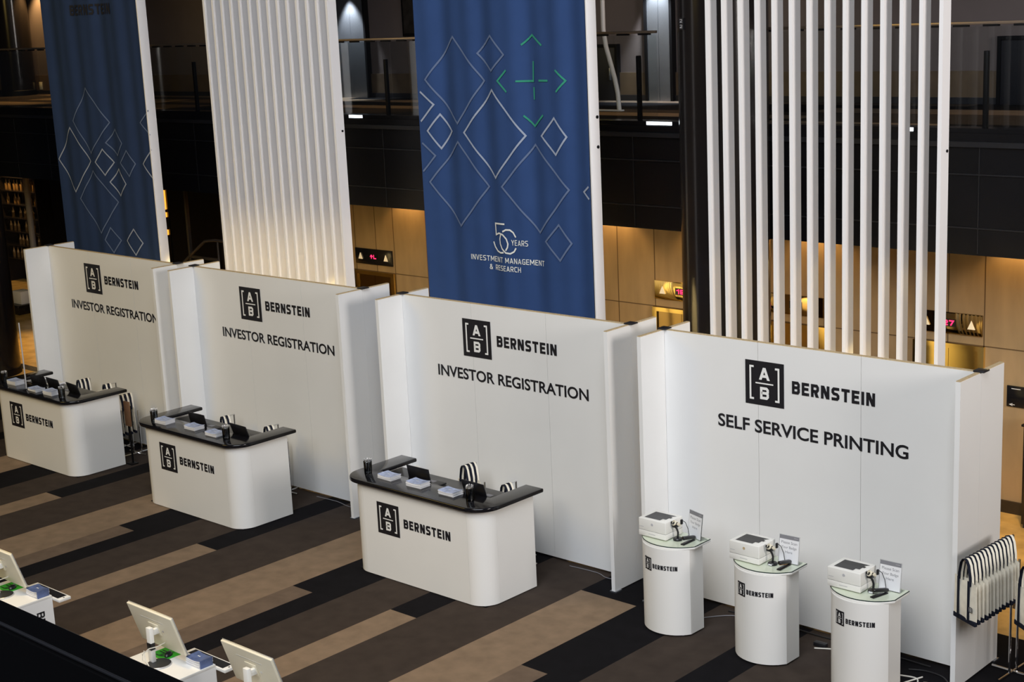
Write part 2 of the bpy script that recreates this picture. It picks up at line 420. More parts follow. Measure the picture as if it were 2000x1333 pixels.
YB = 16.25          # face of the upper level
# upper level: slab with black glass fascia, carpeted landing
mb = MB(); mb.box(-46, 4, YB, 24, 3.75, 4.90)
struct(mb.build('ceiling_lobby', 'dark', smooth=0), 'dark soffit of the upper level over the elevator lobby')
mb = MB(); mb.cur = 0
mb.box(-46, 4, YB-0.06, YB, 3.54, 4.93)
mb.cur = 1
mb.box(-46, 4, YB-0.10, YB-0.06, 4.78, 4.84); mb.box(-46, 4, YB-0.075, YB-0.06, 3.845, 3.86); mb.box(-46, 4, YB-0.08, YB-0.06, 4.46, 4.475)
x = -45.0
while x < 4:
    mb.box(x, x+.012, YB-0.066, YB-0.06, 3.56, 4.78); x += 1.24
struct(mb.build('trim_1', ['fascia', 'fasciaseam'], smooth=0), 'black glass fascia along the edge of the upper level')
mb = MB(); mb.box(-46, 4, YB-0.02, YB+0.22, 4.90, 4.985)
struct(mb.build('trim_2', 'fascia', smooth=0), 'dark glossy curb along the landing edge')
uf = carpet('floor_upper', -46, 4, YB+0.22, 20.0, 4.97, 0.05, shift=0.9, ymod=5.2)
# landing carpet runs the other way: broad bands across
uf = MB(); rnd = random.Random(3); y = YB+0.22
while y < 20.0:
    w = rnd.choice([.28, .36, .5, .7]); x = -46.0+rnd.random()*3
    xs = [-46.0]
    while x < 4: xs.append(x); x += rnd.uniform(2.2, 5.5)
    xs.append(4.0)
    for a, b in zip(xs[:-1], xs[1:]):
        uf.cur = rnd.choice([0, 1, 2, 2, 3, 3]); uf.quad((a, y, 4.97), (b, y, 4.97), (b, min(20, y+w), 4.97), (a, min(20, y+w), 4.97))
    y += w
struct(uf.build('floor_upper', ['tan', 'tan2', 'brown', 'black'], smooth=0), 'striped carpet of the upper landing')
mb = MB(); mb.box(-46, 4, 19.75, 19.95, 5.42, 8.6)
struct(mb.build('wall_upper', 'upwall', smooth=0), 'grey brown wall of the upper landing')
mb = MB(); mb.box(-46, 4, 19.72, 19.95, 5.06, 5.42)
struct(mb.build('trim_3', 'wains', smooth=0), 'brown wood band low on the upper wall')
mb = MB(); mb.box(-46, 4, 19.70, 19.95, 4.97, 5.06)
struct(mb.build('baseboard_upper', 'dark', smooth=0), 'dark baseboard of the upper wall')
mb = MB(); mb.box(-46, 4, YB, 24, 8.6, 8.8)
struct(mb.build('ceiling_upper', 'dark', smooth=0), 'dark ceiling over the upper landing')

# elevator wall, tan veneer panels with dark reveals
WY = 17.61
mb = MB(); mb.cur = 0; mb.box(-24.0, 4, WY, WY+0.2, 0.16, 3.75)
mb.cur = 1
seams = [-23.2, -20.16, -19.62, -19.16, -18.35, -17.4, -16.4, -15.35, -14.225, -13.53, -12.62, -11.55, -10.66, -9.98, -9.31, -8.855, -8.365, -7.4, -6.4, -5.2]
for x in seams: mb.box(x-.007, x+.007, WY-.002, WY, 0.16, 3.75)
mb.box(-24, 4, WY-.002, WY, 2.118, 2.132)
struct(mb.build('wall_back', ['wood', 'seam'], smooth=0), 'tan veneer elevator wall behind the booths')
mb = MB(); mb.box(-24, 4, WY-0.03, WY+0.2, 0, 0.16)
struct(mb.build('baseboard_back', 'marbledark', smooth=0), 'dark stone baseboard of the elevator wall')
mb = MB(); mb.box(-46, -24, 22.0, 22.2, 0, 3.75); mb.box(-24.1, -24.0, WY, 22.0, 0, 3.75)
struct(mb.build('wall_left', 'dark', smooth=0), 'unlit wall beyond the lobby at left')

# dark doors on the upper wall
def updoor(name, x0, x1, label):
    m2 = MB(); m2.box(x0, x1, 19.68, 19.75, 4.97, 5.83, 0.004)
    d = struct(m2.build(name, 'dark'), label)
    f = MB(); f.box(x0-.05, x0, 19.66, 19.75, 4.97, 5.88); f.box(x1, x1+.05, 19.66, 19.75, 4.97, 5.88); f.box(x0, x1, 19.66, 19.75, 5.83, 5.88)
    f.build('door_frame', 'postdark', d)
    h = MB(); h.box(x1-.12, x1-.09, 19.64, 19.68, 5.3, 5.5, .004); h.build('door_handle', 'steel', d)
    return d
updoor('door_1', -16.9, -15.82, 'dark door on the upper landing between blue banner and steel elevator')
updoor('door_2', -9.2, -7.9, 'dark door on the upper landing at the right edge')

# the near balcony's black ledge at lower left
mb = MB(); mb.box(-16, 1.0, -1.2, 2.033, 4.60, 4.95, 0.006)
struct(mb.build('trim_4', 'ledge'), 'black glossy ledge of the near balcony in the lower left corner')
mb = MB(); mb.box(-16, 1.0, 1.926, 1.937, 4.951, 4.958, 0.002)
struct(mb.build('trim_5', 'fasciaseam'), 'thin metal channel along the near balcony ledge')

# ------------------------------------------------------------------ balustrade of the upper level
def balustrade(x0, x1, posts, label):
    t = thing('glass_balustrade', label, 'balustrade', ((x0+x1)/2, YB+.05, 4.985))
    L = x1-x0; h = L/2
    n = max(1, round(L/1.29)); w = L/n
    for i in range(n):
        p = MB(); p.box(-h+i*w+.006, -h+(i+1)*w-.006, -.006, .006, .0, 1.13); p.build('glass_pane', 'glass', t, smooth=0)
    r = MB(); r.box(-h, h, -.025, .025, 1.15, 1.185, .006); r.build('handrail', 'rail', t)
    c = MB(); k = int(L/.36); c.box(-.09, .09, -.028, .028, 1.128, 1.152)  # dark dashes spaced along the underside of the handrail
    c0 = c.build('rail_dash', 'postdark', t, loc=(-h+.18, 0, 0))
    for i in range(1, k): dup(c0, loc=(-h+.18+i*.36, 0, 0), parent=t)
    for px in posts:
        q = MB(); q.box(px-(x0+x1)/2-.025, px-(x0+x1)/2+.025, -.0, .06, -.02, .86, .006); q.build('post', 'postdark', t)
    return t
balustrade(-45.9, -12.4, (-22.7, -17.7, -12.73), 'glass balustrade with bronze handrail along the upper level left of the dark column')
balustrade(-10.8, 3.9, (-7.8, -2.8), 'glass balustrade with bronze handrail along the upper level right of the dark column')

# ------------------------------------------------------------------ columns
def column(x, y, z0, z1, r, label, plaque=False):
    t = thing('column', label, 'column', (x, y, z0))
    m2 = MB(); m2.cyl(0, 0, 0, z1-z0, r, 64); m2.build('shaft', 'column', t)
    b = MB(); b.lathe([(r+.012, 0), (r+.012, .12), (r, .13)], n=64); b.build('base_ring', 'postdark', t)
    return t
c1 = column(-10.83, 15.56, 0, 9.2, .55, 'tall round black column behind the right slat screen')
p = MB(); p.box(-.05, .05, -.568, -.545, 6.20, 6.34); pl = p.build('number_plate', 'plaque', c1); pl.rotation_euler = (0, 0, math.radians(-25))
p = MB(); strokes(p, '2', -.03, .03, 6.285, 6.325, .008, lambda u, v: (u, -.570, v)); strokes(p, '2', -.03, .03, 6.22, 6.26, .008, lambda u, v: (u, -.570, v)); p.build('number_plate_mark', 'lightgrey', pl, smooth=0)
column(-34.0, 19.3, 4.97, 8.6, .40, 'dark shiny round column on the upper landing, far left')
column(-27.22, 14.15, 0, 9.2, .585, 'dark round column at the left photo edge beside the first booth')

# ------------------------------------------------------------------ elevators, ground floor
def elevator(x0, x1, label, display, panelmat, doormat, mark_r=True):
    t = thing('elevator', label, 'elevator', ((x0+x1)/2, WY, 0)); h = (x1-x0)/2
    f = MB(); f.box(-h-.03, -h+.05, -.05, .03, .0, 2.12); f.box(h-.05, h+.03, -.05, .03, 0, 2.12); f.box(-h+.05, h-.05, -.05, .03, 2.06, 2.12)
    f.build('door_frame', 'brass', t)
    for s in (-1, 1):
        d = MB(); d.box(min(0, s*(h-.05))+.003, max(0, s*(h-.05))-.003, -.022, 0, .01, 2.06); d.build('door_leaf', doormat, t)
    p = MB(); p.box(-h+.01, h-.005, -.03, 0, 2.245, 2.52, .004); ip = p.build('indicator_panel', panelmat, t)  # panel tone per elevator imitates what the shared metal reflects
    for s in ((-1, 1) if mark_r else (-1,)):
        a = MB(); a.add([(s*h*.68-.05, -.032, 2.33), (s*h*.68+.05, -.032, 2.33), (s*h*.68, -.032, 2.44), (s*h*.68-.05, -.045, 2.33), (s*h*.68+.05, -.045, 2.33), (s*h*.68, -.045, 2.44)],
                        [(0, 2, 1), (3, 4, 5), (0, 1, 4, 3), (1, 2, 5, 4), (2, 0, 3, 5)])
        a.build('arrow_lamp', 'arrowlamp', ip, smooth=0)
    b = MB(); b.box(-.10, .10, -.034, -.03, 2.335, 2.435); db = b.build('floor_display', 'plaque', ip)
    g = MB(); strokes(g, display, -.075, .075, 2.35, 2.42, .016, lambda u, v: (u, -.036, v)); g.build('display_digits', 'redled', db, smooth=0)
    return t
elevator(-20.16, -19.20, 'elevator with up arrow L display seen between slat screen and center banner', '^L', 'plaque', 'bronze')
elevator(-13.53, -12.55, 'elevator with gold toned panel seen right of the center banner', '18', 'brass', 'bronze')
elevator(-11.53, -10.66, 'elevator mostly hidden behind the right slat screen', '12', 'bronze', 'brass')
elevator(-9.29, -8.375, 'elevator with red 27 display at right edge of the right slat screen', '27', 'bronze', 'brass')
# elevators on the upper landing
def upelev(x0, x1, label):
    t = thing('elevator', label, 'elevator', ((x0+x1)/2, 19.75, 4.97)); h = (x1-x0)/2
    for s in (-1, 1):
        d = MB(); d.box(min(0, s*h)+.003, max(0, s*h)-.003, -.09, -.05, .0, 2.6); d.build('door_leaf', 'steel', t)
    f = MB(); f.box(-h-.05, -h, -.11, 0, 0, 2.68); f.box(h, h+.05, -.11, 0, 0, 2.68); f.box(-h, h, -.11, 0, 2.6, 2.68); f.build('door_frame', 'postdark', t)
    return t
upelev(-15.14, -14.69, 'brightly lit steel elevator on the upper landing, right of the center banner')
upelev(-22.62, -21.85, 'brightly lit steel elevator on the upper landing, left of the center banner')
# recessed lamps
for i, x in enumerate(LOBBY_X):
    t = thing('recessed_downlight', 'round warm ceiling lamp over the elevator wall', 'ceiling light', (x, 17.38, 3.75), 0, 'warm ceiling lamps over the elevator wall')
    r = MB(); r.lathe([(.05, -.012), (.075, -.012), (.075, 0), (.05, 0), (.05, -.012)], n=20); r.build('trim_ring', 'chrome', t)
    r = MB(); r.cyl(0, 0, -.004, -.001, .048, 20); r.build('lamp_lens', 'lampglow', t)
for x, lb in ((-14.92, 'cool lamp above the right steel elevator'), (-22.2, 'cool lamp above the left steel elevator')):
    t = thing('recessed_downlight', lb, 'ceiling light', (x, 19.25, 8.6))
    r = MB(); r.lathe([(.08, -1.6), (.10, -1.6), (.10, 0), (.08, 0)], n=20); r.build('lamp_housing', 'postdark', t)
    r = MB(); r.cyl(0, 0, -1.58, -1.57, .08, 20); r.build('lamp_lens', 'coolglow', t)
# things on the upper landing
t = thing('curved_handrail', 'pale curved handrail end on the upper landing beside the blue banner', 'handrail', (-14.4, 17.8, 4.97))
m2 = MB(); m2.tube([(-.12, 0, 1.62), (-.12, 0, 1.2), (-.08, 0, .95), (-.0, 0, .70), (.07, 0, .48), (.12, 0, .26), (.14, 0, 0)], .035, 10); m2.build('rail', 'lightgrey', t)
m2 = MB(); m2.tube([(-.72, 0, .7), (-.55, 0, .35), (-.5, 0, 0)], .03, 10); m2.build('rail', 'lightgrey', t)
m2 = MB(); m2.box(-.6, .2, -.04, .04, 0, .02); m2.build('base_plate', 'lightgrey', t)
t = thing('framed_picture', 'dark framed picture on the upper wall beside the center banner', 'picture', (-20.6, 19.745, 6.1))
m2 = MB(); m2.box(-.26, .34, -.03, 0, 0, .75, .006); m2.build('frame', 'postdark', t)
m2 = MB(); m2.box(-.21, .29, -.034, -.03, .05, .70); m2.build('picture', 'picture', t)
t = tag(MB().box(-33.75, -33.62, 19.705, 19.72, 5.08, 5.26, .004).build('wall_socket', 'plasticcream'), 'small pale socket plate low on the upper wall beside the far left column', 'socket')
# plaque on elevator wall
t = thing('notice_board', 'black notice plaque with white lines on the elevator wall, right edge', 'sign', (-7.60, WY, 1.40))
m2 = MB(); m2.box(-.44, .44, -.02, 0, 0, .27, .003); bd = m2.build('board', 'plaque', t)
g = MB()
for i, (a, b) in enumerate(((-.12, .12), (-.2, .2), (-.17, .17), (-.15, .15), (-.15, .15), (-.13, .13), (-.12, .12))): g.quad((a, -.0215, .19-i*.018), (b, -.0215, .19-i*.018), (b, -.0215, .196-i*.018), (a, -.0215, .196-i*.018))
ribbon(g, [(-.36, .045), (-.40, .03), (-.36, .015)], .007, lambda u, v: (u, -.0215, v)); ribbon(g, [(-.40, .03), (-.33, .03)], .007, lambda u, v: (u, -.0215, v))
ribbon(g, [(-.38, .235), (-.26, .235)], .009, lambda u, v: (u, -.0215, v))
g.build('printing', 'vinylwhite', bd, smooth=0)
t = thing('console_cabinet', 'dark wood cabinet against the elevator wall at the right photo edge', 'cabinet', (-7.02, 17.36, 0))
m2 = MB(); m2.box(-.6, .6, -.2, .2, .05, 1.30, .008); m2.build('body', 'column', t)
m2 = MB(); m2.box(-.58, .58, -.18, .18, 0, .05); m2.build('plinth', 'dark', t)
m2 = MB(); m2.box(-.62, .62, -.22, .22, 1.30, 1.33, .006); m2.build('top', 'granite', t)
# lit bar shelf, far left
t = thing('bar_shelf', 'lit bar shelving with bottles beyond the far left column', 'shelf', (-36.1, 20.2, 0))
m2 = MB(); m2.box(-.9, .9, .28, .32, 0, 3.2); m2.build('back_panel', 'column', t)
for i in range(7): m2 = MB(); m2.box(-.9, .9, -.1, .28, .62+i*.36, .645+i*.36); m2.build('shelf_board', 'column', t)
for i in range(7): m2 = MB(); m2.box(-.88, .88, .262, .278, .60+i*.36, .617+i*.36); m2.build('light_strip', 'lampglow', t)
for s in (-1, 1): m2 = MB(); m2.box(s*.9-.02, s*.9+.02, -.1, .32, 0, 3.2); m2.build('side_panel', 'column', t)
first = None; rb = random.Random(5)
for i in range(7):
    for k in range(9):
        if rb.random() < .22: continue
        loc = (-36.1-.78+k*.195+rb.uniform(-.03, .03), 20.25, .646+i*.36)
        lb = 'small bottle on the lit bar shelving at far left'
        if first is None:
            first = thing('bottle', lb, 'bottle', loc, 0, 'bottles on the bar shelving')
            m2 = MB(); m2.lathe([(.036, 0), (.038, .01), (.038, .15), (.014, .2), (.013, .25)], n=14); m2.build('glass_body', 'bottle', first)
            m2 = MB(); m2.cyl(0, 0, .25, .27, .015, 12); m2.build('cap', 'postdark', first)
        else: dup(first, loc=loc)
spot('bar_lamp', (-36.1, 19.6, 3.5), (-36.1, 20.3, 1.2), 170, WARM, 100, .6)
# glazed partition and stair rail in the dark gap, lit amber lamps
t = thing('glazed_partition', 'thin grey partition frame in the dark gap left of the slat screen', 'partition', (-25.13, 17.6, 0))
m2 = MB(); m2.box(-.03, .03, -.03, .03, 0, 3.7); m2.build('mullion', 'railgrey', t)
m2 = MB(); m2.box(.03, .9, -.03, .03, 1.94, 1.99); m2.build('transom', 'railgrey', t)
t = thing('stair_rail', 'sloping grey stair handrail in the dark gap left of the slat screen', 'handrail', (-25.1, 17.3, 0))
m2 = MB(); m2.tube([(-.6, 0, 1.45), (.9, 0, 2.38), (1.2, 0, 2.42), (1.6, 0, 2.42)], .028, 10); m2.build('rail', 'railgrey', t)
for a, b in ((-.4, 1.56), (1.3, 2.42)): m2 = MB(); m2.tube([(a, 0, 0), (a, 0, b)], .018, 8); m2.build('post', 'railgrey', t)
def amber(x, y, zs, label):
    t = thing('amber_wall_lamp', label, 'lamp', (x, y, zs[0][0]))
    m2 = MB(); m2.box(-.06, .06, .03, .06, -(zs[0][0]), .02+zs[-1][1]-zs[0][0]); m2.build('back_plate', 'column', t)
    for a, b in zs: m2 = MB(); m2.box(-.022, .022, -.02, .03, a-zs[0][0], b-zs[0][0], .01); m2.build('lamp_tube', 'amber', t)
amber(-26.46, 18.0, [(2.25, 2.36), (2.62, 2.72), (2.78, 3.18)], 'tall amber wall lamp just right of the left banner')
amber(-24.58, 18.0, [(2.5, 2.6), (2.66, 2.78), (2.82, 2.93)], 'amber wall lamp just left of the slat screen')
t = thing('steel_post', 'slim grey steel post beyond the first booth at far left', 'post', (-31.87, 18.0, 0))
m2 = MB(); m2.cyl(0, 0, .02, 3.75, .07, 16); m2.build('shaft', 'grey', t)
m2 = MB(); m2.cyl(0, 0, 0, .02, .13, 16); m2.build('base_plate', 'grey', t)
t = thing('side_table', 'dark side table with a white box beyond the first booth', 'table', (-32.75, 18.0, 0))
m2 = MB(); m2.box(-.5, .5, -.35, .35, .0, .22, .01); m2.build('body', 'column', t)
t = tag(MB().box(-32.75, -32.35, 17.8, 18.1, .222, .52, .01).build('white_box', 'paper'), 'white box on the dark side table beyond the first booth', 'box')

# small glowing strips added for the bright marks on the landing curb
for x, w, y, z, lb in ((-12.33, .21, YB-.021, 4.935, 'bright glowing strip on the landing curb beside the black column'), (-18.36, .16, YB-.021, 4.935, 'bright glowing strip on the landing curb left of the center banner'), (-8.68, .045, YB-.021, 4.935, 'small glowing strip on the landing curb seen between the last slats')):
    t = thing('curb_strip', lb, 'step light', (x, y, z))
    m2 = MB(); m2.box(-w-.01, w+.01, -.006, 0, 0, .05, .001); m2.build('strip_frame', 'postdark', t)
    m2 = MB(); m2.box(-w, w, -.009, -.006, .004, .046); m2.build('lens', 'coolglow', t)  # emissive face of the strip
# ================================================================== exhibition booths
BW, DF, DB, BH, TH = 3.63, 0.422, 0.477, 3.05, 0.05
def booth(x, y, rz, label, title, tx):
    t = thing('exhibition_booth', label, 'booth', (x, y, 0), rz)
    w3 = BW/3
    for i in range(3):
        m = MB(); m.cur = 0; m.box(i*w3+.002, (i+1)*w3-.002, 0, TH, .03, BH-.008); m.cur = 1; m.box(i*w3+.002, (i+1)*w3-.002, .004, TH-.004, BH-.008, BH)
        o = m.build('back_panel', ['panel', 'edge'], t, smooth=0)
    for s, xx in ((0, -TH), (1, BW)):
        for a, b in ((-DF, -.001), (.001, DB)):
            m = MB(); m.cur = 0; m.box(xx, xx+TH, a, b, .015, BH-.008); m.cur = 1; m.box(xx+.004, xx+TH-.004, a, b, BH-.008, BH)
            o = m.build('wing_panel', ['panel', 'edge'], t, smooth=0)
        m = MB(); m.box(xx-.02, xx+TH+.04, -.035, .085, BH, BH+.016, .003); m.build('corner_clip', 'vinyl', t)
        for yy in (-DF, DB-.09):
            m = MB(); m.box(xx-.02, xx+TH+.02, yy-.01 if yy < 0 else yy, yy+.1, 0, .015); m.build('foot_plate', 'steel', t)
    fn = lambda u, v: (u, -.004, v); fn2 = lambda u, v: (u, -.006, v)
    emblem(t, 1.055, 2.375, .474, fn, fn2)
    g = MB(); strokes(g, 'BERNSTEIN', 1.625, 2.578, 2.552, 2.688, .031, fn); g.build('wordmark', 'vinyl', t, smooth=0)
    g = fonttext(title, tx[0], tx[1], 2.068, 2.212, fn, offset=.021)
    iv = sorted((min(g.v[i][0] for i in f), max(g.v[i][0] for i in f)) for f in g.f); gaps = []; hi = iv[0][1]
    for a, b in iv:
        if a > hi: gaps.append((a-hi, (a+hi)/2))
        hi = max(hi, b)
    cuts = sorted(c for _, c in sorted(gaps)[-title.count(' '):])
    for k in range(len(cuts)+1):
        lo, up_ = ([-9]+cuts)[k], (cuts+[99])[k]; w = MB()
        w.v = g.v; w.f = [f for f in g.f if lo < g.v[f[0]][0] < up_]; w.mi = [0]*len(w.f)
        used = sorted({i for f in w.f for i in f}); mp = {o: n for n, o in enumerate(used)}
        w.v = [g.v[i] for i in used]; w.f = [tuple(mp[i] for i in f) for f in w.f]
        w.build('title_word', 'vinyl', t, smooth=0)
    return t
INV = 'INVESTOR REGISTRATION'
booth(-22.523, 12.988, -.0142, 'leftmost white booth with Investor Registration lettering', INV, (.565, 3.03))
booth(-18.434, 12.932, .0055, 'second white booth from left with Investor Registration lettering', INV, (.588, 3.035))
booth(-14.022, 12.969, .0069, 'third white booth from left with Investor Registration lettering', INV, (.588, 3.04))
booth(-9.866, 12.981, .0018, 'rightmost white booth with Self Service Printing lettering', 'SELF SERVICE PRINTING', (.700, 2.945))

# ================================================================== reception counters
def counter(cx, label):
    t = thing('reception_counter', label, 'reception counter', (cx, 11.32, 0))
    h, D, r, top = 1.095, .855, .235, 1.13
    m = MB(); m.box(-h+r+.002, h-r-.002, 0, .025, 0.012, top); m.build('front_panel', 'counter', t, smooth=0)
    for s in (-1, 1):
        a = arc(s*(h-r), r, r, -90, 0 if s > 0 else -180, 16); b = arc(s*(h-r), r, r-.025, 0 if s > 0 else -180, -90, 16)
        m = MB(); m.prism(a+b, .012, top); m.build('corner_panel', 'counter', t, smooth=40)
        m = MB(); m.box(min(s*h, s*(h-.025)), max(s*h, s*(h-.025)), r+.001, D, .012, top); m.build('side_panel', 'counter', t, smooth=0)
    m = MB(); m.box(-h+.05, h-.05, .05, D-.02, 0, .012); m.build('plinth', 'postdark', t, smooth=0)
    # inner desk board, lower than the top
    m = MB(); m.box(-h+.03, h-.03, .21, .85, 1.045, 1.07, .003); m.build('desk_board', 'deskblack', t)
    # U-shaped black top with rounded outer corners
    L, R, F, B, arm, bar, rr = -1.195, 1.155, -.06, .968, .265, .365, .29
    poly = [(L, B), *arc(L+rr, F+rr, rr, 180, 270, 14), *arc(R-rr, F+rr, rr, 270, 360, 14), (R, B), (R-arm, B), (R-arm, bar), (L+arm, bar), (L+arm, B)]
    m = MB(); m.prism(poly, top, 1.18, bev=.014, seg=3); m.build('countertop', 'granite', t, smooth=40)
    fn = lambda u, v: (u, -.003, v); fn2 = lambda u, v: (u, -.005, v)
    emblem(t, -.622, .568, .386, fn, fn2, sx=.374)
    g = MB(); strokes(g, 'BERNSTEIN', -.172, .592, .707, .818, .026, fn); g.build('wordmark', 'vinyl', t, smooth=0)
    return t
CX = (-20.665, -16.68, -12.275)
CN = ('leftmost counter', 'middle counter', 'nearest counter')
counter(CX[0], 'leftmost white reception counter with black top, cut by the photo edge')
counter(CX[1], 'middle white reception counter with black top, second from left')
counter(CX[2], 'nearest and rightmost white reception counter with black top')

# ------------------------------------------------------------------ things on the counters
TZ = 1.18
def brochure(x, y, z, rz, n, label, dark=False, w=.235, d=.165, group=None):
    t = thing('brochure_stack', label, 'brochures', (x, y, z), rz, group); rr = random.Random(int(abs(x*977)))
    def sheet(mb, z0, z1, dx, dy, lift):
        N = 8; vs = []; fs = []
        for zz in (z0, z1):
            for i in range(N+1):
                u = -w/2+w*i/N; c = lift*((2*i/N-1)**2)
                vs.append((u+dx, -d/2+dy, zz+c)); vs.append((u+dx, d/2+dy, zz+c))
        o = 2*(N+1)
        for i in range(N):
            fs += [(2*i, 2*i+2, 2*i+3, 2*i+1), (o+2*i, o+2*i+1, o+2*i+3, o+2*i+2), (2*i, o+2*i, o+2*i+2, 2*i+2), (2*i+1, 2*i+3, o+2*i+3, o+2*i+1)]
        fs += [(0, 1, o+1, o), (2*N, o+2*N, o+2*N+1, 2*N+1)]
        mb.add(vs, fs)
    hh = .011; m = MB(); zc = 0
    for k in range(n):
        sheet(m, zc+.0006, zc+hh*.62, rr.uniform(-.004, .004), rr.uniform(-.004, .004), .012*(k+1)/n if k else 0); zc += hh*.7
    m.build('pages', 'paper', t, smooth=0)
    m = MB(); sheet(m, zc, zc+.003, .002, .001, .012); m.build('cover', 'coverdark' if dark else 'cover', t, smooth=0)
    if dark: m = MB(); m.box(w/2-.001, w/2+.004, -d/2+.004, d/2-.004, .001, zc+.012); m.build('spine', 'coverdark', t, smooth=0)
    m = MB(); m.quad((-.07, .01, zc+.0055), (.0, .01, zc+.0045), (.0, .02, zc+.0045), (-.07, .02, zc+.0055)); m.build('cover_print', 'white', t, smooth=0)
    return t
def tumbler(x, y, z, label, pens, plabel, pgroup):
    t = thing('glass_tumbler', label, 'glass', (x, y, z))
    m = MB(); m.lathe([(.0, 0), (.046, 0), (.052, .15), (.049, .15), (.043, .012), (0, .012)], n=28); m.build('glass_body', 'cup', t)
    m = MB(); m.lathe([(.0515, .146), (.053, .15), (.0505, .154), (.049, .15), (.0515, .146)], n=28); m.build('rim', 'acrylic', t)
    rr = random.Random(int(abs(x)*1000)); base = None
    for k in range(pens):
        a = 2*PI*k/pens+rr.uniform(-.2, .2); rad = rr.uniform(.010, .022) if k % 2 else rr.uniform(.022, .030)
        tilt = rr.uniform(.05, .13)
        o = thing('pen', plabel, 'pen', (x+rad*math.cos(a), y+rad*math.sin(a), z+.0135), 0, pgroup) if base is None else dup(base, loc=(x+rad*math.cos(a), y+rad*math.sin(a), z+.0135))
        if base is None:
            base = o
            m = MB(); m.cyl(0, 0, .012, .135, .0052, 10); m.build('barrel', 'pen', o)
            m = MB(); m.lathe([(.001, 0), (.0045, .012)], n=10); m.build('tip', 'pensilver', o)
            m = MB(); m.lathe([(.005, .135), (.0054, .14), (.005, .165), (.0025, .17)], n=10); m.build('cap', 'pensilver', o)
        o.rotation_euler = (-tilt*math.sin(a), tilt*math.cos(a), 0)
    return t
def laptop(x, y, z, rz, label, tilt=14):
    """lid back toward -Y, keyboard toward +Y"""
    t = thing('laptop', label, 'laptop', (x, y, z), rz)
    w = .185
    m = MB(); m.box(-w, w, 0, .235, .003, .02, .003); m.build('base', 'lap', t)
    m = MB(); m.box(-w+.02, w-.02, .02, .13, .02, .022); m.build('keyboard', 'tray', t)
    m = MB(); m.box(-.05, .05, .15, .215, .02, .0212); m.build('touchpad', 'grey', t)
    M = Matrix.Translation((0, .0, .022)) @ Matrix.Rotation(math.radians(tilt), 4, 'X')
    m = MB(); m.box(-w, w, -.012, 0, 0, .235, .003, M=M); l = m.build('lid', 'lap', t)
    m = MB(); m.box(-w+.012, w-.012, 0, .0012, .012, .223, M=M); m.build('screen', 'tray', l)
    for s in (-1, 1):
        m = MB(); m.cyl(0, 0, -.025, .025, .008, 10, M=Matrix.Translation((s*.12, 0, .02)) @ Matrix.Rotation(PI/2, 4, 'Y')); m.build('hinge', 'plasticblack', t)
    return t
# brochure stacks: x, y per counter
brochure(-21.36, 11.50, TZ, .04, 7, 'thick brochure stack at the left end of the leftmost counter')
brochure(-20.67, 11.45, TZ, -.03, 4, 'brochure stack at the middle of the leftmost counter')
brochure(-20.24, 11.46, TZ, .03, 7, 'thick brochure stack left of the right pen glass, leftmost counter')
brochure(-17.36, 11.48, TZ, .06, 6, 'brochure stack at the left end of the middle counter')
brochure(-16.75, 11.53, TZ, 0, 5, 'brochure stack at the center of the middle counter')
brochure(-16.24, 11.50, TZ, .02, 5, 'brochure stack beside the right pen glass, middle counter')
brochure(-12.89, 11.54, TZ, -.04, 5, 'brochure stack at the left end of the nearest counter')
brochure(-12.39, 11.53, TZ, .02, 6, 'brochure stack at the center of the nearest counter')
brochure(-11.86, 11.53, TZ, 0, 5, 'brochure stack beside the right pen glass, nearest counter')
for x, y, l, g in ((-21.60, 11.45, 'left', 0), (-19.86, 11.40, 'right', 0), (-17.52, 11.43, 'left', 1), (-15.96, 11.47, 'right', 1), (-13.24, 11.52, 'left', 2), (-11.51, 11.49, 'right', 2)):
    tumbler(x-(.015 if g == 1 and l == 'left' else 0), y, TZ, 'glass of pens at the %s end of the %s' % (l, CN[g]), 11, 'dark pen in the %s glass on the %s' % (l, CN[g]), 'pens in the %s glass on the %s' % (l, CN[g]))
DZ = 1.07
laptop(-21.03, 11.74, DZ, .10, 'black laptop at left behind the leftmost counter')
laptop(-20.62, 11.76, DZ, -.04, 'black laptop at the middle of the leftmost counter')
laptop(-20.05, 11.76, DZ, -.10, 'black laptop beside the right pen glass, leftmost counter', 16)
laptop(-16.94, 11.76, DZ, 0, 'left black laptop on the middle counter', 12)
laptop(-15.98, 11.76, DZ, -.05, 'right black laptop on the middle counter', 18)
laptop(-12.58, 11.76, DZ, 0, 'left black laptop on the nearest counter', 10)
laptop(-11.66, 11.76, DZ, -.04, 'right black laptop on the nearest counter', 16)
def ring(x, y, label):
    t = thing('adhesive_tape_roll', label, 'tape roll', (x, y, DZ))
    M = Matrix.Translation((0, 0, .0815)) @ Matrix.Rotation(math.radians(72), 4, 'Y')
    m = MB(); m.lathe([(.045, -.025), (.075, -.025), (.075, .025), (.045, .025), (.045, -.025)], n=28, M=M); m.build('tape', 'offwhite', t)
    m = MB(); m.lathe([(.036, -.026), (.045, -.026), (.045, .026), (.036, .026), (.036, -.026)], n=28, M=M); m.build('core', 'vinyl', t)
ring(-17.22, 11.92, 'round dark rimmed roll behind the left laptop on the middle counter')
ring(-12.86, 11.95, 'round dark rimmed roll behind the left laptop on the nearest counter')
t = tag(MB().box(-19.95, -19.78, 12.05, 12.2, DZ+.001, DZ+.07, .004).build('paper_box', 'offwhite'), 'small cream box behind the right laptop on the leftmost counter', 'box')
t = tag(MB().box(-21.30, -21.10, 11.95, 12.2, DZ+.001, DZ+.02, .002).build('paper_pile', 'paper'), 'white paper pile on the inner desk of the leftmost counter', 'paper')
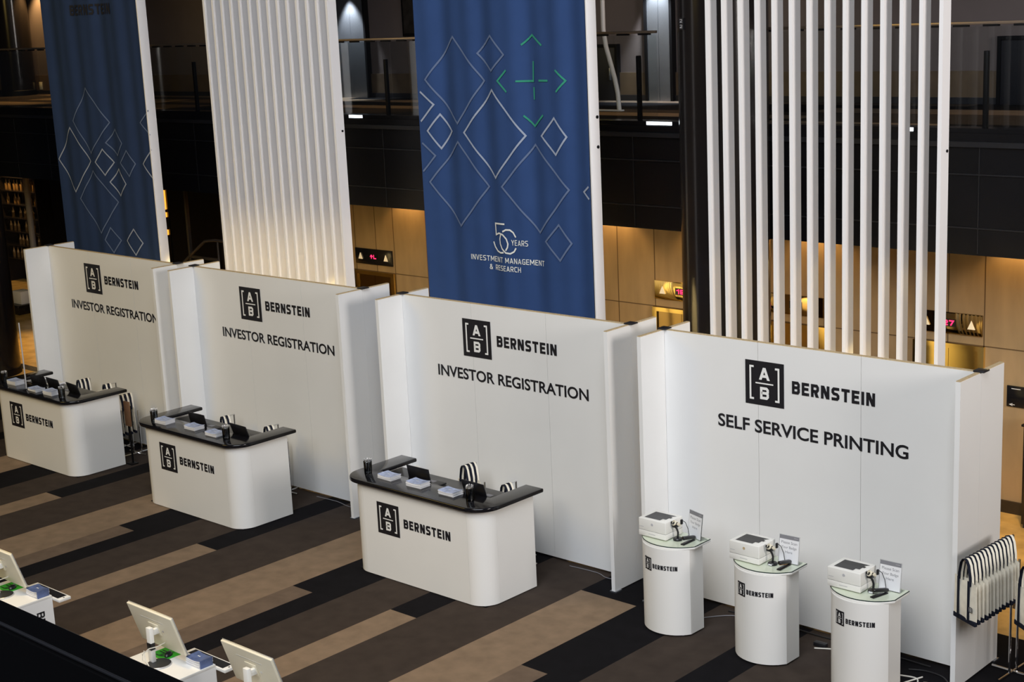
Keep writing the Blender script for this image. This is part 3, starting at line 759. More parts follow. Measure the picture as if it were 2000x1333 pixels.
# thin clear rod standing on the leftmost counter
t = thing('acrylic_pole', 'thin pale upright pole standing on the leftmost counter', 'pole', (-20.87, 11.40, TZ))
m = MB(); m.cyl(0, 0, .008, 1.04, .010, 10); m.build('rod', 'lightgrey', t)
m = MB(); m.lathe([(.04, 0), (.04, .005), (.012, .012)], n=20); m.build('base_disc', 'acrylic', t)
# ================================================================== banners and slat screens
B3_PAT=[
('f', 1, [(-14.051, 6.218), (-13.527, 5.658), (-14.035, 5.108), (-14.565, 5.674)]),
('f', 1, [(-13.364, 6.219), (-13.134, 5.981), (-13.373, 5.783), (-13.616, 6.002)]),
('b', 1, [(-13.376, 5.545), (-12.861, 4.975), (-13.379, 4.428), (-13.918, 4.993)]),
('b', 1, [(-14.365, 5.22), (-14.174, 5.003), (-14.37, 4.773), (-14.576, 5.003)]),
('b', 0, [(-14.668, 5.518), (-14.449, 5.349), (-14.679, 5.127)]),
('f', 0, [(-14.679, 4.843), (-14.467, 4.676), (-14.688, 4.462)]),
('f', 1, [(-14.044, 4.87), (-13.525, 4.308), (-14.061, 3.763), (-14.586, 4.323)]),
('f', 1, [(-12.719, 4.866), (-12.16, 4.328), (-12.693, 3.76), (-13.26, 4.32)]),
('b', 1, [(-12.359, 5.205), (-12.166, 4.978), (-12.351, 4.754), (-12.59, 4.979)]),
('b', 0, [(-11.827, 4.387), (-11.92, 4.316), (-11.822, 4.233)]),
('f', 1, [(-12.349, 3.882), (-12.15, 3.662), (-12.349, 3.431), (-12.583, 3.655)]),
('g', 0, [(-12.874, 6.094), (-12.701, 6.212), (-12.533, 6.083)]),
('g', 0, [(-13.106, 5.79), (-13.257, 5.658), (-13.111, 5.519)]),
('g', 0, [(-12.305, 5.787), (-12.152, 5.658), (-12.304, 5.523)]),
('g', 0, [(-12.878, 5.226), (-12.714, 5.097), (-12.548, 5.237)]),
('g', 0, [(-12.7, 5.895), (-12.714, 5.652), (-12.961, 5.652)]),
('g', 0, [(-12.607, 5.658), (-12.447, 5.658)]),
('g', 0, [(-12.706, 5.577), (-12.707, 5.425)]),
]
B3_50=[
[(-13.246, 3.84), (-13.436, 3.836), (-13.429, 3.69), (-13.362, 3.715), (-13.287, 3.7), (-13.226, 3.648), (-13.203, 3.586), (-13.213, 3.541), (-13.246, 3.495)],
[(-13.49, 3.593), (-13.461, 3.527), (-13.41, 3.478), (-13.346, 3.459), (-13.285, 3.467)],
[(-13.29, 3.739), (-13.229, 3.767), (-13.164, 3.768), (-13.113, 3.739), (-13.074, 3.678)],
[(-13.33, 3.697), (-13.35, 3.639), (-13.344, 3.576), (-13.31, 3.514), (-13.248, 3.466), (-13.173, 3.46), (-13.112, 3.489), (-13.077, 3.539)],
]
B1_PAT=[
('f', 1, [(-22.763, 5.538), (-22.204, 4.971), (-22.797, 4.443), (-23.24, 4.985)]),
('b', 1, [(-23.373, 4.868), (-22.846, 4.311), (-23.392, 3.761), (-23.855, 4.309)]),
('f', 1, [(-22.041, 4.864), (-21.839, 4.638), (-22.029, 4.429), (-22.335, 4.634)]),
('b', 1, [(-22.442, 4.525), (-22.182, 4.309), (-22.436, 4.086), (-22.671, 4.301)]),
('f', 1, [(-21.72, 4.525), (-21.507, 4.311), (-21.7, 4.098), (-21.943, 4.311)]),
('b', 1, [(-22.041, 4.205), (-21.83, 3.965), (-22.066, 3.754), (-22.324, 3.975)]),
('f', 0, [(-20.976, 5.193), (-21.237, 4.989), (-20.99, 4.794)]),
('b', 0, [(-20.991, 4.562), (-21.27, 4.32), (-21.004, 4.065)]),
('f', 1, [(-22.794, 4.15), (-22.172, 3.642), (-22.717, 3.085), (-23.267, 3.65)]),
('f', 1, [(-22.444, 3.195), (-22.192, 2.989), (-22.418, 2.765), (-22.619, 2.975)]),
('b', 1, [(-21.742, 3.215), (-21.512, 2.995), (-21.745, 2.777), (-21.977, 3.004)]),
]
FY, TOPZ = 14.125, 9.0
def banner(x0, x1, label, material, ph, amp, builder):
    t = thing('fabric_banner', label, 'banner', ((x0+x1)/2, FY, 0)); ox = (x0+x1)/2
    def yy(x, z):
        u = x-ox
        a = .42+.58*min(1, max(0, (z-1.0)/4.5))
        return FY+.03-amp*a*(math.sin(u*8.3+ph+.25*math.sin(z*.7))*.55+math.sin(u*4.1+1.3+ph)*.45+.22*math.sin(u*17+ph*2+z*.3))
    f = MB(); nx, nz = 110, 40; vs = []; fs = []
    for j in range(nz+1):
        z = .35+(TOPZ-.35)*j/nz
        for i in range(nx+1):
            x = x0+.015+(x1-x0-.03)*i/nx; vs.append((x-ox, yy(x, z)-FY, z))
    for j in range(nz):
        for i in range(nx): a = j*(nx+1)+i; fs.append((a, a+1, a+nx+2, a+nx+1))
    f.add(vs, fs); fab = f.build('fabric', material, t, smooth=180)
    m = MB(); m.box(x1-.002-ox, x1+.028-ox, -.0, .165, 0.0, TOPZ, .003); m.build('frame_side', 'slat', t)
    m = MB(); m.box(x0-.06-ox, x0+.01-ox, .115, .165, 0.0, TOPZ); m.build('frame_side', 'postdark', t)
    m = MB(); m.box(x0-ox, x1-ox, .07, .165, .0, .35); m.build('frame_base', 'slat', t)
    m = MB(); m.box(x0-ox, x1-ox, .13, .165, .35, TOPZ); m.build('back_board', 'slat', t, smooth=0)
    if x1 > -12:
        m = MB()
        for zz in (4.86, 5.22): m.cyl(0, 0, 0, .012, .02, 10, M=Matrix.Translation((x1+.028-ox, .12, zz)) @ Matrix.Rotation(PI/2, 4, 'Y'))
        m.build('side_hook', 'postdark', t)
    off = [0.010]
    def fn(u, v): return (u-ox, yy(u, v)-FY-off[0], v)
    builder(fab, fn, x0+.02, x1-.02)
    return t
def printing(fab, fn, pats, w, x0, x1):
    for kind, mt in (('f', 'faint'), ('b', 'pale'), ('g', 'green')):
        for k, closed, pts in pats:
            if k == kind:
                g = MB(); ribbon(g, pts, w, fn, bool(closed), sub=.06)
                g.build({'f': 'faint_diamond', 'b': 'pale_diamond', 'g': 'green_arrow'}[kind], mt, fab, smooth=0)
def b3(fab, fn, x0, x1):
    printing(fab, fn, B3_PAT, .024, x0, x1)
    g = MB()
    for q in B3_50: ribbon(g, q, .021, fn, sub=.03)
    g.build('anniversary_numeral', 'white', fab, smooth=0)
    for tx, q in (('YEARS', (-13.15, -12.89, 3.57, 3.642, .009)), ('INVESTMENT', (-13.90, -13.305, 3.332, 3.402, .010)), ('MANAGEMENT', (-13.262, -12.63, 3.332, 3.402, .010)), ('& RESEARCH', (-13.58, -13.014, 3.223, 3.292, .010))):
        g = MB(); strokes(g, tx, *q, fn, sub=.03); g.build('banner_lettering', 'white', fab, smooth=0)
def b1(fab, fn, x0, x1):
    printing(fab, fn, B1_PAT, .022, x0, x1)
    g = MB(); strokes(g, 'BERNSTEIN', -23.0, -21.80, 6.735, 6.905, .036, fn, sub=.04)
    g.build('banner_lettering', 'printblack', fab, smooth=0)
banner(-14.73, -11.79, 'blue fabric banner with green arrows and 50 years print, center', 'fabric', .6, .045, b3)
banner(-23.92, -21.03, 'dark blue fabric banner with pale diamonds, far left', 'fabricdark', 2.1, .035, b1)
def slats(x0, label, n=14, pitch=.2164, w=.042, d=.163):
    t = thing('slat_screen', label, 'screen', (x0, FY, 0))
    for i in range(n):
        m = MB(); m.box(i*pitch, i*pitch+w, 0, d, .06, TOPZ); m.build('slat', 'slat', t, smooth=0)
    m = MB(); m.box(-.02, (n-1)*pitch+w+.02, -.02, d+.02, 0, .06, .004); m.build('base_rail', 'slat', t)
    m = MB(); m.box(-.02, (n-1)*pitch+w+.02, -.02, d+.02, TOPZ, TOPZ+.06, .004); m.build('top_rail', 'slat', t)
    m = MB(); m.cyl(0, 0, 0, .01, .016, 10, M=Matrix.Translation(((n-1)*pitch+w, .12, 4.95)) @ Matrix.Rotation(PI/2, 4, 'Y')); m.build('side_hook', 'postdark', t)
    return t
slats(-19.28, 'white vertical slat screen behind the second booth, slats overlapping as ribs')
slats(-10.066, 'white vertical slat screen behind the rightmost booth with open gaps')

# ================================================================== self service kiosks
def kiosk(cx, cy, label):
    t = thing('kiosk', label, 'kiosk', (cx, cy, 0)); R, yc = .357, .177
    a0 = math.degrees(math.asin(.308/R))
    def fn_off(o): return lambda u, v: ((R+o)*math.sin(u/R), yc-(R+o)*math.cos(u/R), v)
    front = arc(0, yc, R, -90-a0, -90+a0, 28)
    m = MB(); m.prism(front+[(.31, .225), (-.31, .225)], .02, .965); m.build('body', 'counter', t, smooth=25)
    for px, py in ((-.2, -.08), (.22, -.03), (.26, .19), (-.26, .19)):
        m = MB(); m.cyl(px, py, 0, .02, .018, 12); m.build('foot', 'lightgrey', t)
    R2 = .41; a2 = math.degrees(math.asin(.348/R2)); yc2 = .04+R2*math.cos(math.radians(a2))
    top = arc(0, yc2, R2, -90-a2, -90+a2, 30)+[(.348, .32), (-.348, .32)]
    m = MB(); m.prism(top, .965, .988, bev=.005); m.build('top_board', 'counter', t, smooth=25)
    m = MB(); m.prism(top, .988, .9905); m.build('glass_edge', 'kedge', t, smooth=25)
    ins = [(x*.985, .14+(y-.14)*.985) for x, y in top]
    m = MB(); m.prism(top, .9905, .996); m.cur = 0; g = m.build('glass_top', 'kedge', t, smooth=25)
    m = MB(); m.prism(ins, .996, .998); m.build('glass_face', 'kglass', g, smooth=25)
    emblem(t, -.182, .700, .145, fn_off(.002), fn_off(.004), sx=.118)
    q = MB(); strokes(q, 'BERNSTEIN', -.046, .238, .738, .788, .0115, fn_off(.002), sub=.02); q.build('wordmark', 'vinyl', t, smooth=0)
    return t
KX = ((-9.25, 12.112), (-8.06, 12.09), (-6.905, 12.035)); KN = ('left', 'middle', 'right'); KZ = .998
for (x, y), n in zip(KX, KN):
    kiosk(x, y, {'left': 'white half round kiosk, farthest left of three in the self service booth', 'middle': 'white half round kiosk in the middle of the self service booth', 'right': 'white half round kiosk nearest, right of three in the self service booth'}[n])
def printer(x, y, z, n):
    t = thing('laser_printer', 'white laser printer on the %s kiosk' % n, 'printer', (x, y, z))
    w, d, h = .178, .30, .205
    m = MB(); m.box(-w, w, 0, d, .012, .0722, .003); m.build('paper_drawer', 'plasticwhite', t)
    m = MB(); m.box(-w, w, .0, d, .0735, h, .007, 3); m.build('body', 'plasticwhite', t)
    m = MB(); m.box(-w+.004, w-.004, .003, d-.004, .07, .0745); m.build('drawer_gap', 'grey', t)
    m = MB()
    for sx in (-1, 1):
        for yy in (.04, d-.04): m.cyl(sx*(w-.04), yy, 0, .012, .012, 10)
    m.build('foot', 'plasticblack', t)
    # output bay: dark sloping tray with a stepped right edge
    z1 = h+.0012
    m = MB(); m.cur = 0
    m.add([(-.13, .04, z1), (.075, .04, z1), (.075, .095, z1), (.115, .095, z1), (.115, .15, z1), (-.13, .15, z1)], [(0, 1, 2, 3, 4, 5)])
    m.build('output_tray', 'tray', t, smooth=0)
    m = MB(); m.add([(-.13, .15, z1), (.135, .15, z1), (.135, .185, z1), (.105, .20, z1), (.145, .245, z1), (-.13, .245, z1)], [(0, 1, 2, 3, 4, 5)]); m.build('output_slot', 'plasticblack', t, smooth=0)
    m = MB(); m.box(.085, .14, .05, .088, h-.004, h+.004, .003); m.build('control_panel', 'plasticwhite', t)
    m = MB(); m.lathe([(0, 0), (.015, 0), (.014, .002), (0, .002)], n=20, M=Matrix.Translation((-.0, -.0005, .152)) @ Matrix.Rotation(PI/2, 4, 'X')); m.build('round_badge', 'lightgrey' if n != 'middle' else 'edge', t)
    m = MB(); m.box(-.165, -.11, -.0012, 0, .112, .117); m.build('model_strip', 'lightgrey', t)
    m = MB(); m.box(-.05, .04, -.0012, 0, .040, .046); m.build('drawer_strip', 'lightgrey', t)
    return t
def scanner(x, y, z, n):
    t = thing('badge_scanner', 'black gooseneck badge scanner on the %s kiosk' % n, 'scanner', (x, y, z))
    m = MB(); m.lathe([(0, 0), (.048, 0), (.050, .006), (.050, .016), (.042, .026), (0, .028)], n=28); m.build('base', 'plasticblack', t)
    m = MB(); m.tube([(0, 0, .024), (.004, 0, .06), (.006, -.002, .09), (-.002, -.006, .12), (-.016, -.01, .145)], .011, 10); m.build('gooseneck', 'plasticblack', t)
    m = MB(); m.box(-.055, .005, -.035, .02, .14, .185, .008); m.box(-.058, -.048, -.038, -.02, .18, .205, .003); m.box(-.004, .006, -.03, .0, .18, .20, .003); cr_ = m.build('cradle', 'plasticblack', t)
    M = Matrix.Translation((-.026, -.03, .195)) @ Matrix.Rotation(math.radians(62), 4, 'X') @ Matrix.Rotation(math.radians(-18), 4, 'Y')
    m = MB(); m.lathe([(0, -.085), (.018, -.085), (.024, -.04), (.030, 0), (.026, .004), (.022, -.004), (0, -.006)], n=24, M=M); sc = m.build('scanner_head', 'plasticcream', t)
    m = MB(); m.lathe([(0, .0), (.012, .0), (.010, .003), (0, .003)], n=16, M=M); m.build('scan_window', 'tray', sc)
    m = MB(); m.box(.018, .04, .02, .05, .17, .225, .008); m.build('trigger_handle', 'plasticblack', t)
    m = MB(); m.tube([(.035, .04, .215), (.06, .06, .19), (.085, .07, .12), (.09, .08, .05), (.08, .10, .005)], .0035, 8); m.build('cable', 'plasticblack', t)
    if n != 'left':
        m = MB(); m.box(-.018, .022, -.0515, -.044, .006, .020); m.build('sticker', 'paper', t, smooth=0)
    return t
def stapler(x, y, z, rz, n):
    t = thing('stapler', 'black stapler lying on the %s kiosk' % n, 'stapler', (x, y, z), rz)
    m = MB(); m.box(-.024, .024, -.10, .10, 0, .014, .006); m.build('base', 'plasticblack', t)
    M = Matrix.Translation((0, .09, .018)) @ Matrix.Rotation(math.radians(-12), 4, 'X')
    m = MB(); m.box(-.024, .024, -.185, .02, .0, .036, .014, 3, M=M); m.build('arm', 'plasticblack', t)
    m = MB(); m.box(-.008, .008, -.17, -.03, -.005, .002, M=M); m.build('magazine', 'orange' if n == 'middle' else 'chrome', t)
    return t
def signholder(x, y, z, rz, n):
    t = thing('sign_holder', 'acrylic sign holder reading Please Scan Your Badge Here on the %s kiosk' % n, 'sign', (x, y, z), rz)
    tilt = math.radians(-7); M = Matrix.Translation((0, 0, .006)) @ Matrix.Rotation(tilt, 4, 'X')
    m = MB(); m.box(-.112, .112, -.002, .002, 0, .285, .001, M=M); m.build('acrylic_front', 'acrylic', t, smooth=0)
    m = MB(); m.box(-.112, .112, .0, .09, 0, .005, .001); m.build('acrylic_foot', 'acrylic', t, smooth=0)
    for s in (-1, 1):
        m = MB(); m.box(s*.112-.0015, s*.112+.0015, -.0025, .0025, 0, .286, M=M); m.build('edge_strip', 'plasticblack' if (n == 'left' and s > 0) else 'lightgrey', t, smooth=0)
    m = MB(); m.box(-.108, .108, -.0032, -.0024, .004, .282, M=M); sh = m.build('sheet', 'paper', t, smooth=0)
    P = lambda o: (lambda u, v: tuple(M @ Vector((u, -.0034-o, v))))
    m = MB(); f = P(0); m.quad(f(-.108, .243), f(.108, .243), f(.108, .282), f(-.108, .282)); m.build('header_band', 'grey', sh, smooth=0)
    m = MB(); f = P(.0005); m.quad(f(.05, .262), f(.095, .262), f(.095, .266), f(.05, .266)); m.build('header_text', 'lightgrey', sh, smooth=0)
    for body, a, b, v0, v1 in (('Please Scan', -.088, .088, .196, .224), ('Your Badge', -.085, .085, .140, .174), ('Here', -.04, .04, .100, .126)):
        fonttext(body, a, b, v0, v1, P(.0004)).build('sign_text', 'grey', sh, smooth=0)
    return t
for (x, y), n in zip(KX, KN):
    dx = {'left': -.155, 'middle': -.17, 'right': -.155}[n]
    printer(x+dx, y-.03, KZ, n)
    scanner(x+.09, y+.09, KZ, n)
    stapler(x+.225 if n != 'right' else x+.18, y+.085 if n != 'right' else y+.045, KZ, {'left': -.02, 'middle': 0, 'right': -.25}[n], n)
    signholder(x+{'left': .205, 'middle': .205, 'right': .20}[n], y+{'left': .225, 'middle': .197, 'right': .20}[n], KZ, {'left': -.30, 'middle': .06, 'right': .03}[n], n)

# cables along the booth wall behind the kiosks
def cable(pts, r, m, label, cat='cable'):
    N = []
    P = [Vector(p) for p in pts]
    for i in range(len(P)-1):
        p0, p1, p2, p3 = P[max(i-1, 0)], P[i], P[i+1], P[min(i+2, len(P)-1)]
        for k in range(6):
            s = k/6; N.append(.5*((2*p1)+(p2-p0)*s+(2*p0-5*p1+4*p2-p3)*s*s+(3*p1-p0-3*p2+p3)*s**3))
    N.append(P[-1])
    return tag(MB().tube(N, r, 8).build('power_cable', m), label, cat)
cable([(-9.2, 12.45, .008), (-8.9, 12.80, .008), (-8.5, 12.84, .008), (-8.2, 12.76, .008), (-8.0, 12.5, .008)], .005, 'grey', 'grey cable on the carpet between left and middle kiosks')
cable([(-9.0, 12.88, .009), (-8.5, 12.92, .009), (-7.9, 12.89, .009), (-7.3, 12.91, .009), (-6.6, 12.89, .009)], .009, 'plasticblack', 'black cable along the foot of the self service booth wall')
cable([(-7.75, 12.60, .008), (-7.5, 12.72, .008), (-7.25, 12.70, .008), (-6.95, 12.55, .008)], .007, 'cable', 'white cable on the carpet between middle and right kiosks')
cable([(-7.62, 12.78, .012), (-7.5, 12.80, .012), (-7.1, 12.76, .012), (-6.9, 12.62, .012)], .012, 'plasticblack', 'thick black cable between middle and right kiosks')
cable([(-6.75, 12.72, .008), (-6.6, 12.78, .008), (-6.42, 12.76, .008), (-6.30, 12.66, .01)], .008, 'plasticblack', 'black looped cable beside the right kiosk')
cable([(-6.75, 12.55, .008), (-6.6, 12.58, .008), (-6.53, 12.48, .008), (-6.50, 12.33, .008), (-6.56, 12.24, .008), (-6.66, 12.30, .008), (-6.64, 12.42, .008), (-6.56, 12.64, .008)], .008, 'cable', 'white looped cable beside the right kiosk')
t = thing('power_strip', 'white power strip on the carpet beside the right kiosk', 'power strip', (-6.36, 12.47, 0), .5)
m = MB(); m.box(-.12, .12, -.03, .03, 0, .035, .006); m.build('body', 'plasticcream', t)
for i in range(3): m = MB(); m.box(-.09+i*.07, -.05+i*.07, -.02, .02, .035, .065, .004); m.build('plug', 'plasticblack' if i == 1 else 'plasticcream', t)
t = tag(MB().box(-7.80, -7.66, 12.66, 12.72, .026, .07, .006).build('power_adapter', 'plasticblack'), 'black power adapter behind the middle kiosk', 'adapter')
t.location.z = -.026
cable([(-11.3, 12.90, .008), (-10.9, 12.92, .008), (-10.7, 12.86, .008), (-10.5, 12.90, .008)], .004, 'grey', 'thin grey cable at the foot of the third booth wall')
cable([(-15.9, 12.86, .008), (-15.5, 12.88, .008), (-15.2, 12.83, .008), (-14.95, 12.87, .008)], .004, 'grey', 'thin grey cable at the foot of the second booth wall')
cable([(-6.02, 12.35, .008), (-5.9, 12.65, .008), (-5.75, 12.7, .008), (-5.5, 12.45, .008), (-5.3, 12.3, .008)], .007, 'lightgrey', 'grey cable on the floor under the bag rack')

# ================================================================== registration pods, near left
def pod(x, y, word, label):
    t = thing('registration_pod', label, 'desk', (x, y, 0))   # x,y = back right corner
    m = MB(); m.box(-.75, 0, -.52, 0, 1.035, 1.06, .003); m.build('desk_top', 'plasticwhite', t)
    for a, b in ((-.025, 0), (-.75, -.725)):
        m = MB(); m.box(a, b, -.52, 0, .0, 1.035); m.build('side_panel', 'panel', t, smooth=0)
    m = MB(); m.box(-.725, -.025, -.03, -.005, .0, 1.035); m.build('front_panel', 'panel', t, smooth=0)
    # low ledge with a dark inlay on the visitors' side
    m = MB(); m.box(-.50, .125, .003, .135, 1.005, 1.035, .004); s = m.build('tablet_ledge', 'plasticwhite', t)
    m = MB(); m.box(-.455, .075, .018, .120, 1.035, 1.0365); m.build('dark_inlay', 'plasticblack', s, smooth=0)
    m = MB(); m.cyl(.10, .07, 1.0352, 1.0368, .009, 16); m.build('round_button', 'plasticblack', s)
    m = MB(); m.box(-.45, -.03, .0, .003, .94, 1.03); m.build('ledge_bracket', 'lightgrey', s, smooth=0)
    # wordmark running down the right side panel
    q = MB(); strokes(q, 'BERNSTEIN', 0, .62, 0, .085, .016, lambda u, v: (.002, -.185+v*1.0, .925-u)); q.build('wordmark', 'vinyl', t, smooth=0)
    return t
PODX = (-13.17, -10.481, -9.10); PY = 7.203; PZ = 1.06
pod(PODX[0], PY, '', 'white registration pod at lower left, cut by the photo edge')
pod(PODX[1], PY, '', 'white registration pod in the lower middle left behind the black ledge')
pod(PODX[2], PY, '', 'white registration pod under the rightmost white monitor, below the photo edge')
def monitor(x, y, label, cab=True):
    t = thing('monitor', label, 'monitor', (x, y, PZ))
    m = MB(); m.lathe([(0, 0), (.107, 0), (.110, .004), (.110, .010), (.105, .014), (0, .014)], n=40); b = m.build('base_disc', 'silver', t)
    m = MB(); m.cyl(0, 0, .0142, .0155, .104, 40); m.build('base_mat', 'tray', b)
    m = MB(); m.box(-.185, -.125, -.055, -.015, .0, .0) if False else m.box(-.105, -.045, -.035, .005, .0155, .335, .004); st = m.build('stand_post', 'plasticwhite', t)
    m = MB(); m.box(-.107, -.043, -.038, .008, .13, .195, .003); m.build('dark_collar', 'plasticblack', st)
    m = MB(); m.box(-.095, -.055, .004, .075, .255, .31, .006); m.build('tilt_arm', 'plasticwhite', t)
    M = Matrix.Translation((-.115, .085, .29)) @ Matrix.Rotation(math.radians(18), 4, 'X')
    m = MB(); m.box(-.334, .334, -.014, .010, -.212, .195, .007, 3, M=M); p = m.build('display_housing', 'plasticcream', t)
    m = MB(); m.box(-.337, .337, .010, .016, -.215, .198, .003, M=M); m.build('bezel', 'silver', t)
    m = MB(); m.box(-.324, .324, .016, .0165, -.20, .188, M=M); m.build('screen', 'tray', t, smooth=0)
    m = MB(); m.box(-.17, .17, -.0155, -.014, .095, .102, M=M); m.build('vent_slot', 'offwhite', p, smooth=0)
    m = MB(); m.box(-.075, .075, -.022, -.014, -.06, .06, .004, M=M); m.build('mount_plate', 'plasticcream', p)
    m = MB(); m.cyl(0, 0, .0140, .0155, .012, 16, M=M @ Matrix.Translation((.115, 0, 0)) @ Matrix.Rotation(PI/2, 4, 'X')); m.build('logo_dot', 'silver', p)
    m = MB(); m.tube([tuple(M @ Vector((.07, -.02, -.135))), (.0, .0, .17), (-.06, -.05, .15), (-.11, -.09, .10), (-.10, -.10, .05), (-.02, -.10, .04), (.04, -.12, .01)], .0045, 8); m.build('cable', 'cable', t)
    m = MB(); m.tube([(-.085, -.085, .14), (-.07, -.095, .10), (-.05, -.10, .06), (.0, -.11, .03), (.05, -.13, .01)], .004, 8); m.build('cable', 'cable', t)
    m = MB(); m.box(.04, .10, -.012, .004, -.15, -.11, .003, M=M); m.build('plug', 'plasticwhite', t)
    return t
def pod_kit(k, w):
    px = PODX[k]
    monitor(px-.40, PY-.31, 'white monitor seen from behind on the %s registration pod' % w)
    t = thing('mouse_mat', 'green mouse mat with black print on the %s registration pod' % w, 'mouse mat', (px-.545, PY-.14, PZ))
    m = MB(); m.box(-.12, .12, -.10, .10, 0, .003, .001); mm = m.build('mat', 'mousemat', t)
    g = MB()
    for i, s in enumerate(('PLUG', 'TYPE')) if False else (): pass
    ribbon(g, [(-.09, -.06), (-.02, -.06), (-.02, .0), (-.09, .0)], .012, lambda u, v: (u, v, .0036)); ribbon(g, [(.0, .0), (.0, -.06), (.05, -.03)], .012, lambda u, v: (u, v, .0036)); ribbon(g, [(-.09, .03), (.03, .03), (.03, .07)], .012, lambda u, v: (u, v, .0036))
    g.build('print', 'vinyl', mm, smooth=0)
    t = thing('computer_mouse', 'black computer mouse on the green mat of the %s registration pod' % w, 'mouse', (px-.49, PY-.15, PZ+.0036), .5)
    m = MB(); m.lathe([(0, 0), (.030, .0), (.032, .012), (.026, .026), (.012, .034), (0, .035)], n=24, M=Matrix.Scale(1.65, 4, (0, 1, 0))); m.build('shell', 'plasticblack', t)
    m = MB(); m.cyl(0, 0, -.004, .004, .008, 12, M=Matrix.Translation((0, .028, .030)) @ Matrix.Rotation(PI/2, 4, 'Y')); m.build('scroll_wheel', 'grey', t)
    brochure(px-.115, PY-.085, PZ, 0, 8, 'stack of dark blue booklets on the %s registration pod' % w, dark=True, w=.20, d=.14)
pod_kit(0, 'far left'); pod_kit(1, 'lower middle left')
monitor(PODX[2]-.40, PY-.31, 'rightmost white monitor seen from behind, cut by the bottom photo edge')

# ================================================================== tote bags and their racks
def tote_proto(label, x, y, z, rz, group):
    """hangs from its handles: local z=0 at the handle tops; bag face toward -Y"""
    t = thing('tote_bag', label, 'tote bag', (x, y, z), rz, group)
    w, h0, h1 = .165, -.21, -.60
    N, K = 8, 6; vs = []; fs = []
    for side in (-1, 1):
        for j in range(K+1):
            v = j/K; zz = h0+(h1-h0)*v
            for i in range(N+1):
                u = -1+2*i/N
                b = (.004+.018*math.sin(PI*min(1, v*.9))*(1-u*u))*side
                vs.append((u*w*(1-.04*v), b+.006*math.sin(u*5+v*3), zz+.012*math.sin(u*4)*(1-v)))
    o = (N+1)*(K+1)
    for s in (0, o):
        for j in range(K):
            for i in range(N): a = s+j*(N+1)+i; fs.append((a, a+1, a+N+2, a+N+1))
    for j in range(K):
        for i in (0, N): a = j*(N+1)+i; fs.append((a, a+N+1, o+a+N+1, o+a))
    for i in range(N): a = K*(N+1)+i; fs.append((a, a+1, o+a+1, o+a))
    m = MB(); m.cur = 0; m.add(vs, fs); body = m.build('body', 'canvas', t, smooth=60)
    m = MB(); m.box(-w*.97, w*.97, -.016, .016, h1-.012, h1+.035, .006); m.build('base_band', 'navy', t)
    m = MB()
    for s in (-1, 1):
        xx = s*.075
        for yy in (-.03,): m.box(xx-.015, xx+.015, yy+.001, yy+.006, h1+.03, h0+.02, .001)
    m.build('strap', 'navy', t)
    for yy in (-.012, .012):
        m = MB()
        P = [(-.085, 0, h0-.03), (-.08, 0, h0+.05), (-.055, 0, -.05), (-.025, 0, -.008), (0, 0, .0), (.025, 0, -.008), (.055, 0, -.05), (.08, 0, h0+.05), (.085, 0, h0-.03)]
        vs = []; fs = []
        yw = -.013 if yy < 0 else .013
        for k, p in enumerate(P):
            q0 = Vector(P[max(k-1, 0)]); q1 = Vector(P[min(k+1, len(P)-1)]); d = (q1-q0).normalized(); nn = Vector((-d.z, 0, d.x))*(.003 if yy < 0 else .0025)
            for off in (yw-.0145, yw+.0145):
                vs.append((p[0]+nn.x, p[1]+off, p[2]+nn.z)); vs.append((p[0]-nn.x, p[1]+off, p[2]-nn.z))
        for k in range(len(P)-1):
            a = 4*k; fs += [(a, a+1, a+5, a+4), (a+2, a+6, a+7, a+3), (a, a+4, a+6, a+2), (a+1, a+3, a+7, a+5)]
        m.add(vs, fs); m.build('handle', 'navy' if yy < 0 else 'canvas', t)
    emblem(body, .085, -.48, .05, lambda u, v: (u, -.028, v), lambda u, v: (u, -.0285, v))
    return t
def rack(x, y, z, L, ang, label):
    t = thing('bag_rack', label, 'rack', (x, y, 0), ang)
    m = MB(); m.tube([(0, 0, z-.013), (0, L, z-.013), (0, L+.012, z-.013)], .009, 10); m.build('arm', 'chrome', t)
    for yy in (L+.01, L+.15):
        m = MB(); m.tube([(0, yy, .012), (0, yy, z-.012 if yy < L+.1 else z-.3)], .013, 10); m.build('post', 'chrome', t)
    m = MB(); m.tube([(-.22, L+.08, .014), (.22, L+.08, .014)], .013, 10); m.tube([(0, L-.2, .014), (0, L+.3, .014)], .013, 10); m.build('foot', 'chrome', t)
    return t
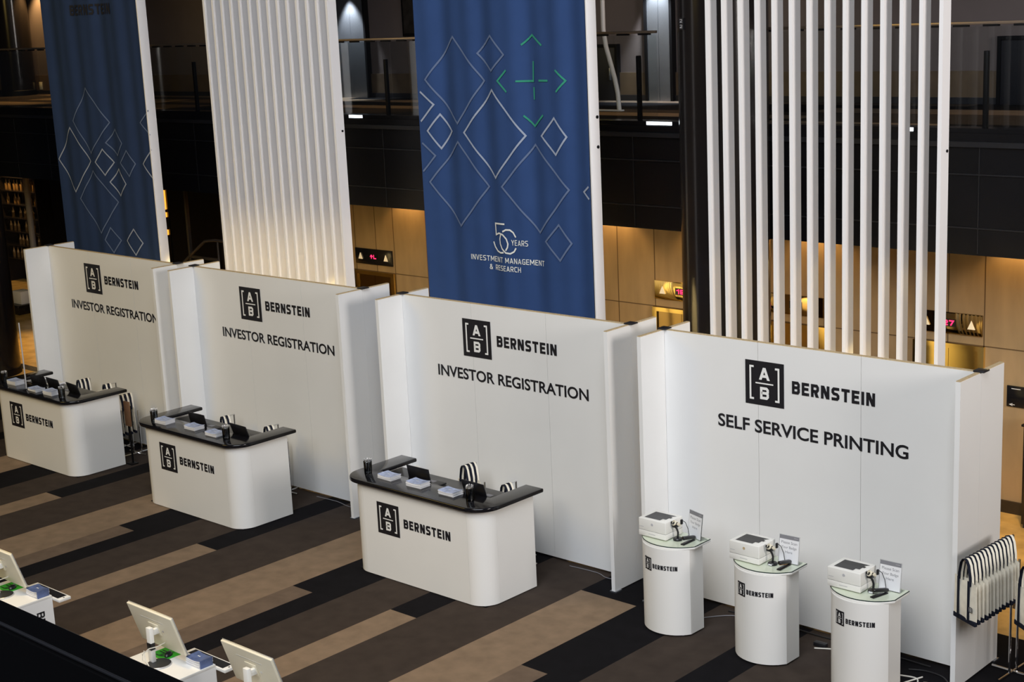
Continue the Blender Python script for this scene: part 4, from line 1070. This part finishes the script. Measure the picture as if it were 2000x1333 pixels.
rack(-5.985, 12.31, 1.452, .88, -.06, 'chrome bag rack holding the left row of tote bags, right edge')
rb = random.Random(11)
G1 = 'tote bags on the left rack at the right edge'
proto = tote_proto('front cream tote bag with small emblem, left row at the right edge', -5.985, 12.34, 1.452, math.radians(-27), G1)
for i in range(1, 13):
    dup(proto, loc=(-5.985+.06*(i*.066), 12.34+i*.066, 1.452), rz=math.radians(-27+rb.uniform(-4, 3)), label='cream tote bag behind the front one, left row at the right edge', group=G1)
del proto['group']
rack(-5.45, 12.40, 1.47, .5, -.06, 'chrome bag rack cut by the right photo edge')
G2 = 'tote bags on the rack cut by the right edge'
for i in range(5):
    dup(proto, loc=(-5.45+.006*i, 12.43+i*.09, 1.47), rz=math.radians(-30+rb.uniform(-5, 5)), label='cream tote bag with black strap hanging at the extreme right edge', group=G2)
BAGS = [(-21.19, 12.56, 1.05, 3, 'left bags behind the leftmost counter'), (-20.44, 12.56, 1.08, 2, 'right bags behind the leftmost counter'), (-19.95, 12.45, .985, 4, 'bags beside the right end of the leftmost counter'),
        (-17.42, 12.56, 1.02, 2, 'left bags behind the middle counter'), (-16.42, 12.56, 1.03, 2, 'right bags behind the middle counter'),
        (-12.52, 12.50, 1.17, 3, 'left bags behind the nearest counter'), (-11.86, 12.50, 1.05, 2, 'right bags behind the nearest counter')]
for bx, by, bz, n, w in BAGS:
    rack(bx, by-.10, bz, .22, 0, 'chrome bag stand with the '+w)
    for i in range(n):
        dup(proto, loc=(bx, by-.07+i*.075, bz), rz=math.radians(-14+rb.uniform(-3, 3)), label='cream and navy tote bag among the '+w, group=w)
t = thing('brown_board', 'narrow brown board beside the right end of the leftmost counter', 'board', (-19.53, 12.27, 0))
m = MB(); m.box(-.07, .07, -.012, .012, .60, .985, .003); m.build('panel', 'cardboard', t)
m = MB(); m.box(-.012, .012, .0, .02, .02, .60); m.build('post', 'postdark', t)
m = MB(); m.box(-.07, .07, -.06, .06, 0, .02, .003); m.build('foot', 'postdark', t)
